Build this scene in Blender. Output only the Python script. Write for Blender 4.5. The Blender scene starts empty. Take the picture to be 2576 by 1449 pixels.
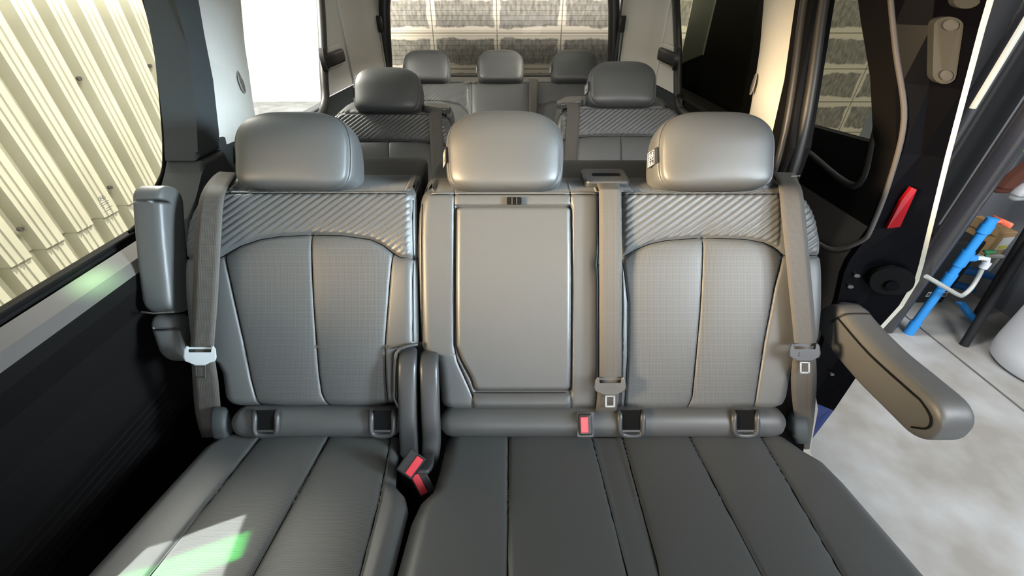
import bpy, bmesh, math
import numpy as np
from mathutils import Vector, Matrix
SC = bpy.context.scene
COL = SC.collection
# ------------------------------------------------------------------ camera, world, light, exposure
H = 1.5                                    # camera height above the garage floor
TH = math.radians(35.15)                   # camera pitch; the seat backs recline by the same angle
CT, ST = math.cos(TH), math.sin(TH)
F0 = 1028.0
cam_d = bpy.data.cameras.new('camera'); cam = bpy.data.objects.new('camera', cam_d); COL.objects.link(cam)
cam.location = (0, 0, H); cam.rotation_euler = (math.radians(90) - TH, 0, 0)
cam_d.sensor_width = 36; cam_d.lens = 36 * F0 / 2576; cam_d.clip_start = 0.02; cam_d.clip_end = 200
SC.camera = cam
SC.view_settings.view_transform = 'Standard'; SC.view_settings.look = 'None'
SC.view_settings.exposure = 0.0; SC.view_settings.gamma = 1.0; SC.view_settings.use_curve_mapping = False
w = bpy.data.worlds.new('world'); SC.world = w; w.use_nodes = True
bg = w.node_tree.nodes['Background']; bg.inputs[0].default_value = (0.86, 0.93, 1.0, 1); bg.inputs[1].default_value = 1.25
def lamp(kind, name, loc, target, energy, color=(1, 1, 1), **kw):
    d = bpy.data.lights.new(name, kind); o = bpy.data.objects.new(name, d); COL.objects.link(o)
    o.location = Vector(loc) + Vector((0, 0, H)); d.energy = energy; d.color = color
    o.rotation_euler = (Vector(target) - Vector(loc)).to_track_quat('-Z', 'Y').to_euler()
    for k, v in kw.items(): setattr(d, k, v)
    return o
lamp('SUN', 'sun', (3, 3.2, 7.0), (0, 0, 0), 8.5, (1.0, 0.95, 0.84), angle=0.01)
lamp('AREA', 'windshield_daylight', (0.25, -1.2, -0.30), (0.0, 0.85, -0.45), 12.5, (0.95, 0.98, 1.0), shape='RECTANGLE', size=1.0, size_y=0.25)
lamp('AREA', 'left_window_daylight', (-1.4, 0.05, 0.0), (0.55, 0.87, -0.40), 9.5, (1.0, 0.74, 0.47), shape='RECTANGLE', size=0.35, size_y=0.25, spread=0.55)
lamp('AREA', 'rear_left_window_daylight', (-1.5, 2.0, 0.55), (0.6, 2.5, -0.1), 110, (1.0, 0.97, 0.9), shape='RECTANGLE', size=1.0, size_y=0.5)
lamp('AREA', 'rear_right_window_daylight', (1.3, 2.1, 0.5), (-0.85, 2.55, -0.12), 42, (1.0, 0.97, 0.9), shape='RECTANGLE', size=0.6, size_y=0.4, spread=0.8)
lamp('AREA', 'rear_cabin_fill', (-0.05, 2.2, 0.14), (-0.05, 2.21, -1), 1.6, (1.0, 0.96, 0.88), shape='RECTANGLE', size=1.3, size_y=0.9)  # added fill light for the rear cabin, no fixture exists there
lamp('AREA', 'middle_row_fill', (0.05, 0.75, 0.13), (0.15, 1.75, -0.42), 2.8, (1.0, 0.93, 0.82), shape='RECTANGLE', size=0.5, size_y=0.2, spread=1.3)  # added fill aimed at the middle-row seats, not a lamp of the van
lamp('AREA', 'door_opening_daylight', (1.7, 0.0, 0.1), (-0.5, 0.80, -0.42), 7.5, (0.74, 0.90, 1.0), shape='RECTANGLE', size=0.4, size_y=0.3, spread=0.55)
lamp('AREA', 'right_floor_fill', (2.0, -0.9, 0.9), (1.9, 0.6, -1.5), 110, (0.90, 0.95, 1.0), shape='RECTANGLE', size=1.6, size_y=1.0)  # unseen area lamp added to brighten the concrete on the right
lamp('AREA', 'far_wall_fill', (-3.0, 4.6, 2.5), (-3.0, 8.0, -0.6), 500, (1.0, 1.0, 0.98), shape='RECTANGLE', size=4, size_y=2)  # lamp added out of view to whiten the far wall
lamp('AREA', 'block_wall_fill', (0.2, 1.7, 1.6), (0.1, 3.5, -0.3), 230, (1.0, 0.95, 0.90), shape='RECTANGLE', size=2.0, size_y=0.6)  # extra light above the van, added to lift the block wall
lamp('AREA', 'sun_patch_beam', (-1.39, -0.13, 0.28), (-0.535, 0.262, -0.74), 0.65, (0.92, 0.96, 0.95), shape='RECTANGLE', size=0.14, size_y=0.12, spread=0.006)  # narrow lamp beam added to throw the sun patch on the left cushion
lamp('AREA', 'green_patch_beam', (-1.38, -0.115, 0.28), (-0.525, 0.277, -0.74), 0.26, (0.15, 1.0, 0.22), shape='RECTANGLE', size=0.045, size_y=0.12, spread=0.01)  # second added beam, turns part of that patch green
lamp('AREA', 'ledge_glow_beam', (-0.6, 0.15, 0.12), (-0.850, 0.69, -0.468), 0.11, (0.45, 1.0, 0.45), shape='RECTANGLE', size=0.03, size_y=0.05, spread=0.10)  # small lamp added inside the cabin for the green glow on the ledge

# ------------------------------------------------------------------ helpers
def P(u, v, d):                            # picture pixel at camera depth d -> point (camera-relative)
    x = (u - 1288) / F0 * d; s = (724.5 - v) / F0 * d
    return (x, s * ST + d * CT, s * CT - d * ST)
def F(x, s, t):                            # reclined seat frame
    return (x, s * ST + t * CT, s * CT - t * ST)
FB = F
ORG = {}
def mat(name, col, rough=0.5, metal=0.0, spec=0.5, bump=None, col2=None, scale=20, coat=0, emit=None, detail=3):
    m = bpy.data.materials.new(name); m.use_nodes = True; nt = m.node_tree; b = nt.nodes['Principled BSDF']
    b.inputs['Base Color'].default_value = (*col, 1); b.inputs['Roughness'].default_value = rough
    b.inputs['Metallic'].default_value = metal; b.inputs['Specular IOR Level'].default_value = spec
    if coat: b.inputs['Coat Weight'].default_value = coat; b.inputs['Coat Roughness'].default_value = 0.08
    tc = nt.nodes.new('ShaderNodeTexCoord')
    if col2:
        n = nt.nodes.new('ShaderNodeTexNoise'); n.inputs['Scale'].default_value = scale; n.inputs['Detail'].default_value = detail
        nt.links.new(tc.outputs['Object'], n.inputs['Vector'])
        r = nt.nodes.new('ShaderNodeValToRGB'); r.color_ramp.elements[0].color = (*col, 1); r.color_ramp.elements[1].color = (*col2, 1)
        r.color_ramp.elements[0].position = 0.35; r.color_ramp.elements[1].position = 0.65
        nt.links.new(n.outputs['Fac'], r.inputs[0]); nt.links.new(r.outputs[0], b.inputs['Base Color'])
    if bump:
        n = nt.nodes.new('ShaderNodeTexNoise'); n.inputs['Scale'].default_value = bump[0]; n.inputs['Detail'].default_value = 2
        nt.links.new(tc.outputs['Object'], n.inputs['Vector'])
        bp = nt.nodes.new('ShaderNodeBump'); bp.inputs['Strength'].default_value = bump[1]; bp.inputs['Distance'].default_value = bump[2]
        nt.links.new(n.outputs['Fac'], bp.inputs['Height']); nt.links.new(bp.outputs[0], b.inputs['Normal'])
    return m
def uv_pattern(m, su, sv, mode, strength, dist, darken):
    """dot (perforation) or rib (woven webbing) pattern on the UV map, in metres"""
    nt = m.node_tree; b = nt.nodes['Principled BSDF']
    uv = nt.nodes.new('ShaderNodeUVMap'); sep = nt.nodes.new('ShaderNodeSeparateXYZ'); nt.links.new(uv.outputs[0], sep.inputs[0])
    def math_(op, a, c=None):
        n = nt.nodes.new('ShaderNodeMath'); n.operation = op
        for i, q in enumerate((a, c)):
            if q is None: continue
            if isinstance(q, (int, float)): n.inputs[i].default_value = q
            else: nt.links.new(q, n.inputs[i])
        return n.outputs[0]
    if mode == 'dot':
        a = math_('ADD', sep.outputs[0], sep.outputs[1]); c = math_('SUBTRACT', sep.outputs[0], sep.outputs[1])
        s1 = math_('SINE', math_('MULTIPLY', a, 2 * math.pi / su)); s2 = math_('SINE', math_('MULTIPLY', c, 2 * math.pi / sv))
        h = math_('MULTIPLY', s1, s2); h = math_('GREATER_THAN', h, 0.42); h = math_('SUBTRACT', 1.0, h)
    else:
        h = math_('SINE', math_('MULTIPLY', sep.outputs[0], 2 * math.pi / su)); h = math_('ADD', math_('MULTIPLY', h, 0.5), 0.5)
        h2 = math_('SINE', math_('MULTIPLY', sep.outputs[1], 2 * math.pi / sv)); h = math_('ADD', math_('MULTIPLY', h, 0.75), math_('MULTIPLY', h2, 0.15))
    mx = nt.nodes.new('ShaderNodeMix'); mx.data_type = 'RGBA'
    c0 = b.inputs['Base Color'].default_value[:]; mx.inputs[6].default_value = (c0[0] * darken, c0[1] * darken, c0[2] * darken, 1); mx.inputs[7].default_value = c0
    nt.links.new(h, mx.inputs[0]); nt.links.new(mx.outputs[2], b.inputs['Base Color'])
    bp = nt.nodes.new('ShaderNodeBump'); bp.inputs['Strength'].default_value = strength; bp.inputs['Distance'].default_value = dist
    nt.links.new(h, bp.inputs['Height']); nt.links.new(bp.outputs[0], b.inputs['Normal'])
    return m
LC = (0.060, 0.062, 0.062)
M = {}
M['leather'] = mat('leather', LC, 0.46, spec=0.5, bump=(900, 0.25, 0.0006))
M['perf'] = uv_pattern(mat('perforated_leather', (0.072, 0.074, 0.073), 0.5, spec=0.45), 0.0052, 0.0052, 'dot', 0.5, 0.0005, 0.35)
M['web'] = uv_pattern(mat('webbing', (0.07, 0.065, 0.058), 0.7, spec=0.3), 0.0031, 0.0031, 'rib', 0.5, 0.0004, 0.75)
M['plastic'] = mat('black_plastic', (0.035, 0.036, 0.037), 0.38, spec=0.5, bump=(1200, 0.15, 0.0004))
M['matt'] = mat('matt_black', (0.016, 0.016, 0.017), 0.75, spec=0.2)
M['deep'] = mat('deep_black', (0.004, 0.004, 0.004), 0.9, spec=0.1)
M['gloss'] = mat('gloss_black_paint', (0.002, 0.002, 0.003), 0.35, spec=0.06)
M['rubber'] = mat('rubber', (0.02, 0.019, 0.018), 0.45, spec=0.45)
M['trimdark'] = mat('charcoal_trim', (0.036, 0.042, 0.044), 0.55, spec=0.4, bump=(1500, 0.2, 0.0004))
M['trimblack'] = mat('black_trim', (0.004, 0.0035, 0.0035), 0.65, spec=0.12)
M['ledge'] = mat('grey_ledge', (0.075, 0.067, 0.062), 0.6, spec=0.3)
M['fabric'] = mat('light_headliner', (0.66, 0.65, 0.60), 0.95, spec=0.1, bump=(1500, 0.3, 0.0006), col2=(0.70, 0.68, 0.62), scale=250)
M['grille'] = mat('speaker_grille', (0.36, 0.35, 0.32), 0.8, spec=0.2)
M['steel'] = mat('steel', (0.22, 0.22, 0.21), 0.35, metal=1.0)
M['tongue'] = mat('tongue_grey', (0.055, 0.052, 0.047), 0.45, spec=0.5)
M['tonguelight'] = mat('tongue_light', (0.42, 0.46, 0.47), 0.35, spec=0.8)
M['deck'] = mat('shaded_deck_leather', (0.022, 0.022, 0.021), 0.55, spec=0.4)  # seat leather darkened: shade on decks and rear faces put into the colour
M['housing'] = mat('buckle_black', (0.014, 0.014, 0.015), 0.4)
M['red'] = mat('red_button', (0.55, 0.03, 0.045), 0.35)
M['white'] = mat('white_print', (0.5, 0.49, 0.45), 0.6)
M['reflector'] = mat('red_reflector', (0.22, 0.0, 0.003), 0.2, coat=0.5)
M['edge'] = mat('pale_door_edge', (0.62, 0.6, 0.5), 0.35)
M['bluepaint'] = mat('dark_blue_paint', (0.02, 0.04, 0.16), 0.15, coat=1)
M['concrete'] = mat('concrete', (0.24, 0.225, 0.20), 0.85, spec=0.25, col2=(0.345, 0.345, 0.34), scale=4.5, bump=(30, 0.25, 0.003), detail=9)
M['joint'] = mat('floor_joint', (0.09, 0.085, 0.075), 0.9)
M['corr'] = mat('cream_sheet', (0.40, 0.39, 0.30), 0.55, spec=0.3, col2=(0.45, 0.44, 0.345), scale=4)
M['whitewall'] = mat('white_plaster', (0.8, 0.8, 0.78), 0.9)
M['bluegrey'] = mat('blue_grey_wall', (0.13, 0.15, 0.19), 0.85, col2=(0.20, 0.21, 0.22), scale=3, detail=6)
M['pipe'] = mat('black_pipe', (0.03, 0.029, 0.031), 0.22, spec=1.0, bump=(200, 0.3, 0.001))
M['polebright'] = mat('pale_pole', (0.6, 0.58, 0.5), 0.4)
M['blue'] = mat('blue_pvc', (0.03, 0.28, 0.72), 0.35)
M['blue2'] = mat('blue_plastic', (0.02, 0.14, 0.42), 0.4)
M['orange'] = mat('orange_plastic', (0.85, 0.16, 0.08), 0.5)
M['green'] = mat('green_handle', (0.02, 0.16, 0.06), 0.4)
M['greencloth'] = mat('green_cloth', (0.15, 0.55, 0.12), 0.8)
M['brown'] = mat('brown_cloth', (0.16, 0.055, 0.035), 0.9)
M['whitepl'] = mat('white_plastic', (0.72, 0.74, 0.76), 0.4, bump=(6, 0.3, 0.01))
M['hose'] = mat('clear_hose', (0.42, 0.43, 0.4), 0.3)
M['card'] = mat('cardboard', (0.34, 0.21, 0.09), 0.9, col2=(0.40, 0.26, 0.12), scale=8)
M['label'] = mat('paper_label', (0.6, 0.6, 0.58), 0.7)
M['yellow'] = mat('yellow_print', (0.55, 0.5, 0.06), 0.7)
def block_mat():
    m = mat('hollow_block_wall', (0.2, 0.19, 0.15), 0.95, spec=0.1); nt = m.node_tree; b = nt.nodes['Principled BSDF']
    tc = nt.nodes.new('ShaderNodeTexCoord'); sp = nt.nodes.new('ShaderNodeSeparateXYZ'); nt.links.new(tc.outputs['Object'], sp.inputs[0])
    N = lambda t: nt.nodes.new(t)
    no = N('ShaderNodeTexNoise'); no.inputs['Scale'].default_value = 7; no.inputs['Detail'].default_value = 8; no.inputs['Roughness'].default_value = 0.7; nt.links.new(tc.outputs['Object'], no.inputs['Vector'])
    def mt(op, a, c=None, cl=False):
        n = N('ShaderNodeMath'); n.operation = op; n.use_clamp = cl
        for i, q in enumerate((a, c)):
            if q is None: continue
            if isinstance(q, (int, float)): n.inputs[i].default_value = q
            else: nt.links.new(q, n.inputs[i])
        return n.outputs[0]
    wob = mt('MULTIPLY', mt('SUBTRACT', no.outputs['Fac'], 0.5), 0.075)
    def dist(axis, period, off):              # distance to the nearest joint, metres
        fr = mt('FRACT', mt('DIVIDE', mt('ADD', axis, off + 100 * period), period))
        return mt('MULTIPLY', mt('SUBTRACT', 0.5, mt('ABSOLUTE', mt('SUBTRACT', fr, 0.5))), period)
    dx = dist(sp.outputs[0], BX, BX0); dz = dist(sp.outputs[2], BZ, BZ0)
    dm = mt('MINIMUM', mt('ADD', dx, mt('ADD', wob, 0.012)), mt('ADD', dz, wob))
    smear = mt('MULTIPLY', mt('SUBTRACT', 0.040, dm), 110, True)
    line = mt('LESS_THAN', mt('MINIMUM', dx, dz), 0.0035)
    n2 = N('ShaderNodeTexNoise'); n2.inputs['Scale'].default_value = 30; n2.inputs['Detail'].default_value = 6
    mp = N('ShaderNodeMapping'); mp.inputs['Scale'].default_value = (1.6, 1, 0.7); nt.links.new(tc.outputs['Object'], mp.inputs[0]); nt.links.new(mp.outputs[0], n2.inputs['Vector'])
    r = N('ShaderNodeValToRGB'); r.color_ramp.elements[0].position = 0.35; r.color_ramp.elements[1].position = 0.7
    r.color_ramp.elements[0].color = (0.13, 0.12, 0.108, 1); r.color_ramp.elements[1].color = (0.27, 0.255, 0.225, 1); nt.links.new(n2.outputs['Fac'], r.inputs[0])
    def mix(f, a, c):
        n = N('ShaderNodeMix'); n.data_type = 'RGBA'; nt.links.new(f, n.inputs[0])
        for i, q in ((6, a), (7, c)):
            if isinstance(q, tuple): n.inputs[i].default_value = q
            else: nt.links.new(q, n.inputs[i])
        return n.outputs[2]
    c = mix(smear, r.outputs[0], (0.50, 0.45, 0.38, 1)); c = mix(line, c, (0.17, 0.15, 0.11, 1))
    nt.links.new(c, b.inputs['Base Color'])
    return m
BX, BX0, BZ, BZ0 = 0.467, 0.085, 0.232, -0.039
def glass_mat(tint=(0.96, 0.96, 0.94)):
    m = bpy.data.materials.new('window_glass'); m.use_nodes = True; nt = m.node_tree; nt.nodes.clear()
    o = nt.nodes.new('ShaderNodeOutputMaterial'); t = nt.nodes.new('ShaderNodeBsdfTransparent'); g = nt.nodes.new('ShaderNodeBsdfGlossy')
    g.inputs['Roughness'].default_value = 0.02; t.inputs[0].default_value = (*tint, 1); x = nt.nodes.new('ShaderNodeMixShader'); x.inputs[0].default_value = 0.002
    nt.links.new(t.outputs[0], x.inputs[1]); nt.links.new(g.outputs[0], x.inputs[2]); nt.links.new(x.outputs[0], o.inputs[0]); return m
M['glass'] = glass_mat(); M['tint'] = glass_mat((0.75, 0.75, 0.66))

def mk(name, V, Fc, mats, parent=None, midx=None, smooth=True, uv=None):
    V = np.asarray(V, float) + np.array([0, 0, H]); me = bpy.data.meshes.new(name)
    if parent is not None: org = ORG[parent.name]
    else:
        lo, hi = V.min(0), V.max(0); org = np.array([(lo[0] + hi[0]) / 2, (lo[1] + hi[1]) / 2, lo[2]])
    me.from_pydata((V - org).tolist(), [], Fc if isinstance(Fc, list) else Fc.tolist()); o = bpy.data.objects.new(name, me); COL.objects.link(o)
    if not isinstance(mats, (list, tuple)): mats = [mats]
    for m in mats: me.materials.append(m)
    if midx is not None: me.polygons.foreach_set('material_index', np.asarray(midx, dtype=np.int32))
    if smooth: me.polygons.foreach_set('use_smooth', np.ones(len(me.polygons), dtype=bool))
    if uv is not None:
        l = me.uv_layers.new(name='UVMap'); vi = np.zeros(len(me.loops), dtype=np.int32); me.loops.foreach_get('vertex_index', vi)
        l.data.foreach_set('uv', np.asarray(uv, dtype=np.float32)[vi].ravel())
    if parent is not None: o.parent = parent; ORG[o.name] = org
    else: o.location = org; ORG[o.name] = org
    return o
def tag(o, label=None, cat=None, group=None, kind=None):
    if label: o['label'] = label
    if cat: o['category'] = cat
    if group: o['group'] = group
    if kind: o['kind'] = kind
    return o
def root(name, loc, label=None, cat=None, group=None, kind=None):
    o = bpy.data.objects.new(name, None); COL.objects.link(o); o.empty_display_size = 0.1
    o.location = (loc[0], loc[1], loc[2] + H); ORG[o.name] = np.array(o.location); return tag(o, label, cat, group, kind)
def dup(o, delta=(0, 0, 0), parent=None):
    c = o.copy(); COL.objects.link(c)
    if parent is not None: c.parent = parent; c.matrix_parent_inverse = o.matrix_parent_inverse
    else: c.location = Vector(o.location) + Vector(delta)
    for ch in list(o.children): dup(ch, parent=c)
    return c
class G:
    """collects several shapes of one part into one mesh"""
    def __init__(s): s.V = []; s.F = []; s.I = []; s.UV = []
    def add(s, V, Fc, i=0, uv=None):
        if isinstance(i, list): uv, i = i, 0
        n = len(s.V); s.V += [tuple(map(float, v)) for v in V]; s.F += [tuple(int(a) + n for a in f) for f in Fc]; s.I += [i] * len(Fc)
        s.UV += ([tuple(map(float, q)) for q in uv] if uv is not None else [(0, 0)] * len(V)); return s
    def obj(s, name, mats, parent=None, smooth=True): return mk(name, s.V, s.F, mats, parent, s.I, smooth, s.UV)
def bm_out(bm):
    bm.verts.ensure_lookup_table(); V = [v.co[:] for v in bm.verts]; bm.verts.index_update(); Fc = [[v.index for v in f.verts] for f in bm.faces]; bm.free(); return V, Fc
def box(lo, hi, bev=0.0, seg=2, mtx=None):
    bm = bmesh.new(); bmesh.ops.create_cube(bm, size=1)
    for v in bm.verts: v.co = Vector([(lo[i] + hi[i]) / 2 + v.co[i] * (hi[i] - lo[i]) for i in range(3)])
    if bev: bmesh.ops.bevel(bm, geom=bm.edges[:], offset=bev, segments=seg, affect='EDGES', profile=0.5)
    if mtx: bm.transform(mtx)
    return bm_out(bm)
def prism(poly, fn, t0, t1, bev=0.0, seg=2):
    """polygon in 2D; fn(a, b, t) -> 3D; extruded from t0 to t1, edges of the t0 side bevelled"""
    bm = bmesh.new(); a = [bm.verts.new((p[0], p[1], t0)) for p in poly]; c = [bm.verts.new((p[0], p[1], t1)) for p in poly]; n = len(poly)
    f0 = bm.faces.new(a); bm.faces.new(c[::-1])
    for i in range(n): bm.faces.new((a[i], c[i], c[(i + 1) % n], a[(i + 1) % n]))
    for v in bm.verts: v.co = Vector(fn(*v.co))
    if bev:
        bm.edges.ensure_lookup_table(); ed = [e for e in bm.edges if e.verts[0] in a and e.verts[1] in a]
        bmesh.ops.bevel(bm, geom=ed, offset=bev, segments=seg, affect='EDGES', profile=0.5, clamp_overlap=True)
    bmesh.ops.recalc_face_normals(bm, faces=bm.faces)
    return bm_out(bm)
def tube(pts, r, n=12, closed=False, flat=1.0):
    pts = [Vector(p) for p in pts]; m = len(pts); V = []; Fc = []; up = None
    rr = r if isinstance(r, (list, tuple)) else [r] * m
    for i, p in enumerate(pts):
        if closed: t = pts[(i + 1) % m] - pts[i - 1]
        else: t = pts[min(i + 1, m - 1)] - pts[max(i - 1, 0)]
        t.normalize()
        if up is None: up = t.orthogonal().normalized()
        up = (up - t * up.dot(t)).normalized(); s = t.cross(up)
        for k in range(n):
            a = 2 * math.pi * k / n; V.append(p + rr[i] * (math.cos(a) * up + flat * math.sin(a) * s))
    for i in range(m if closed else m - 1):
        j = (i + 1) % m
        for k in range(n): Fc.append((i * n + k, i * n + (k + 1) % n, j * n + (k + 1) % n, j * n + k))
    if not closed:
        b0 = len(V); V += V[:n] + V[(m - 1) * n:m * n]; Fc.append(tuple(range(b0, b0 + n))[::-1]); Fc.append(tuple(range(b0 + n, b0 + 2 * n)))
    return [v[:] for v in V], Fc
def smooth_path(pts, k=8):
    pts = [np.array(p, float) for p in pts]; out = []
    for i in range(len(pts) - 1):
        p0 = pts[max(i - 1, 0)]; p1 = pts[i]; p2 = pts[i + 1]; p3 = pts[min(i + 2, len(pts) - 1)]
        for j in range(k):
            t = j / k; out.append(0.5 * ((2 * p1) + (-p0 + p2) * t + (2 * p0 - 5 * p1 + 4 * p2 - p3) * t * t + (-p0 + 3 * p1 - 3 * p2 + p3) * t ** 3))
    out.append(pts[-1]); return out
def ribbon(L, R, th=0.0013, k=8, back=(0, 1, -0.3)):
    """webbing between a left and a right edge path (3D points)"""
    L = smooth_path(L, k); R = smooth_path(R, k); V = []; UV = []; Fc = []; run = 0; wd = np.linalg.norm(L[0] - R[0]); nb = 5
    for i in range(len(L)):
        if i: run += np.linalg.norm((L[i] + R[i]) / 2 - (L[i - 1] + R[i - 1]) / 2)
        a = L[min(i + 1, len(L) - 1)] - L[max(i - 1, 0)]; n = np.cross(R[i] - L[i], a); n = n / (np.linalg.norm(n) + 1e-9)
        for side in (0, 1):
            for q in range(nb):
                f = q / (nb - 1); V.append(L[i] * (1 - f) + R[i] * f + n * th * (side - 0.5)); UV.append((f * 0.048, run))
    m = 2 * nb
    for i in range(len(L) - 1):
        for q in range(nb - 1):
            Fc.append((i * m + q, i * m + q + 1, (i + 1) * m + q + 1, (i + 1) * m + q))
            Fc.append((i * m + nb + q, (i + 1) * m + nb + q, (i + 1) * m + nb + q + 1, i * m + nb + q + 1))
        Fc.append((i * m, (i + 1) * m, (i + 1) * m + nb, i * m + nb)); Fc.append((i * m + nb - 1, i * m + m - 1, (i + 1) * m + m - 1, (i + 1) * m + nb - 1))
    return V, Fc, UV
def loft(path, hw, ht, n=28, ex=4.0, axisv=(1, 0, 0)):
    """solid strap / bar: superellipse section, hw along axisv, ht along the normal, rounded ends"""
    path = np.array(smooth_path(path, 12)); seg = np.r_[0, np.cumsum(np.linalg.norm(np.diff(path, axis=0), axis=1))]; L_ = seg[-1]; re = min(ht, L_ * 0.3)
    tt = np.unique(np.r_[0, re * (1 - np.cos(np.linspace(0, math.pi / 2, 8))), np.arange(re, L_ - re, max(0.008, L_ / 90)), L_ - re * (1 - np.cos(np.linspace(0, math.pi / 2, 8)))])
    path = np.stack([np.interp(tt, seg, path[:, i]) for i in range(3)], 1); V = []; ax = np.array(axisv, float); m = len(path)
    for i, p in enumerate(path):
        t = path[min(i + 1, m - 1)] - path[max(i - 1, 0)]; t = t / np.linalg.norm(t); nn = np.cross(ax, t); nn /= np.linalg.norm(nn)
        e = min(tt[i], L_ - tt[i]) / re; sc = 1 if e >= 1 else (1 - (1 - e) ** 2.2) ** 0.5 * 0.8 + 0.2; sx = 1 - (1 - sc) * 0.35
        for k in range(n):
            a = 2 * math.pi * k / n; c, q = math.cos(a), math.sin(a)
            V.append(p + ax * hw * sx * math.copysign(abs(c) ** (2 / ex), c) + nn * ht * sc * math.copysign(abs(q) ** (2 / ex), q))
    Fc = [(i * n + k, i * n + (k + 1) % n, (i + 1) * n + (k + 1) % n, (i + 1) * n + k) for i in range(m - 1) for k in range(n)] + [tuple(range(n))[::-1], tuple((m - 1) * n + k for k in range(n))]
    return V, Fc
def pl(pts):                               # piecewise-linear-ish smooth function through points (x increasing)
    xs = np.array([p[0] for p in pts], float); ys = np.array([p[1] for p in pts], float)
    return lambda t: np.interp(t, xs, ys)
def dist_poly(A, B, poly):
    D = np.full(A.shape, 1e9)
    for (x0, y0), (x1, y1) in zip(poly[:-1], poly[1:]):
        dx, dy = x1 - x0, y1 - y0; t = np.clip(((A - x0) * dx + (B - y0) * dy) / (dx * dx + dy * dy + 1e-9), 0, 1)
        D = np.minimum(D, np.hypot(A - x0 - t * dx, B - y0 - t * dy))
    return D
def axis(a0, a1, step, fine, band):
    lo = np.arange(a0, a0 + band, fine); hi = a1 - np.arange(0, band, fine)[::-1]; mid = np.linspace(a0 + band, a1 - band, max(2, int((a1 - a0 - 2 * band) / step)) + 1)[:-1]
    return np.concatenate([lo, mid, hi])
def threads(parent, A, B, Hh, Mf, polys, r=0.0013, lift=0.0002):
    g = G(); a0, b0, h0 = A.ravel(), B.ravel(), Hh.ravel()
    for poly in polys:
        pts = np.array(poly, float); seg = np.r_[0, np.cumsum(np.hypot(*np.diff(pts, axis=0).T))]; tt = np.linspace(0, seg[-1], max(3, int(seg[-1] / 7)))
        a = np.interp(tt, seg, pts[:, 0]); b = np.interp(tt, seg, pts[:, 1]); ok = []
        for x, y in zip(a, b):
            k = int(np.argmin((a0 - x) ** 2 + (b0 - y) ** 2))
            if (a0[k] - x) ** 2 + (b0[k] - y) ** 2 < 60: ok.append((x, y, h0[k] + lift))
        if len(ok) > 3: o_ = np.array(ok); o_[1:-1, 2] = (o_[:-2, 2] + o_[1:-1, 2] + o_[2:, 2]) / 3; g.add(*tube([tuple(p) for p in Mf(o_[:, 0], o_[:, 1], o_[:, 2])], r, 6))
    return g.obj('seam_shade_thread', M['deep'], parent)  # seam threads in near-black, their colour also deepens the shade in the grooves
def hfield(name, rows, Lf, Rf, step, hfun, Mf, walls, mats, parent, matfun=None, px=0.000875, fine=1.6, band=22, seams=(), wallmat=0):
    Lr, Rr = Lf(rows), Rf(rows); q = axis(0, np.median(Rr - Lr), step, fine, band); q = q / q[-1]
    A = Lr[:, None] + (Rr - Lr)[:, None] * q[None, :]; B = np.repeat(rows[:, None], len(q), 1); Hh = hfun(A, B, Lr[:, None], Rr[:, None])
    ny, nx = A.shape; V = list(zip(A.ravel(), B.ravel(), Hh.ravel())); idx = np.arange(ny * nx).reshape(ny, nx)
    Fc = np.stack([idx[:-1, :-1], idx[1:, :-1], idx[1:, 1:], idx[:-1, 1:]], -1).reshape(-1, 4).tolist()
    mi = [0] * len(Fc)
    if matfun is not None:
        Am = (A[:-1, :-1] + A[1:, 1:]) / 2; Bm = (B[:-1, :-1] + B[1:, 1:]) / 2; mi = matfun(Am, Bm).astype(int).ravel().tolist()
    ring = np.concatenate([idx[0, :], idx[1:, -1], idx[-1, -2::-1], idx[-2:0:-1, 0]])[::-1]; n = len(ring); ca = (Lr.min() + Rr.max()) / 2; cb = rows.mean(); prev = ring
    ra, rb, rh = A.ravel()[ring], B.ravel()[ring], Hh.ravel()[ring]; ha = (Rr.max() - Lr.min()) / 2; hb = (rows[-1] - rows[0]) / 2
    h0 = rh.min()
    for ins, h in walls:
        base = len(V); V += list(zip(ca + (ra - ca) * (1 - ins / ha), cb + (rb - cb) * (1 - ins / hb), np.minimum(rh, h0) * 0 + h + h0)); cur = np.arange(base, base + n)
        for i in range(n): j = (i + 1) % n; Fc.append([int(prev[i]), int(prev[j]), int(cur[j]), int(cur[i])])
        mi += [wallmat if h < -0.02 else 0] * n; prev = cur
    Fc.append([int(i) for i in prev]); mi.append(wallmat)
    arr = np.array(V); W3 = Mf(arr[:, 0], arr[:, 1], arr[:, 2])
    o = mk(name, W3, Fc, mats, parent, mi, True, arr[:, :2] * px)
    if len(seams): threads(o, A, B, Hh, Mf, seams)
    return o
PXM = 0.9 / F0
def rnd(e, r):                              # drop of a rounded edge, in the unit of r
    q = np.clip(e / r, 0, 1); return r * (1 - np.sqrt(np.clip(1 - (1 - q) ** 2, 0, 1)))
def Mback(d0=0.9, x0=0.0, v0=724.5, topv=478, shear=0.83, cx=1288):
    def f(a, b, h):
        x = (a - cx) * PXM + x0; s = (v0 - b) * PXM; tw = np.clip((topv + 150 - b) / 150, 0, 1); tw = tw * tw * (3 - 2 * tw)
        dep = np.maximum(-h - 0.012, 0); return np.stack([x, (s + shear * dep * tw) * ST + (d0 - h) * CT, (s + shear * dep * tw) * CT - (d0 - h) * ST], -1)
    return f
BACKWALL = [(0, -0.02), (0, -0.03), (0, -0.05), (0, -0.08), (2, -0.1), (7, -0.115), (16, -0.122)]
def quilt(A, B, cx=0, period=14.2, slope=0.72):
    n = math.hypot(slope, 1); w_ = np.clip(((A - cx) * slope + B) / n / period, -1e6, 1e6); w_ = w_ + 0.25 * np.sin((A - cx) / 160.0)
    return 0.0042 * np.sqrt(np.abs(np.sin(math.pi * w_)))
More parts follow.
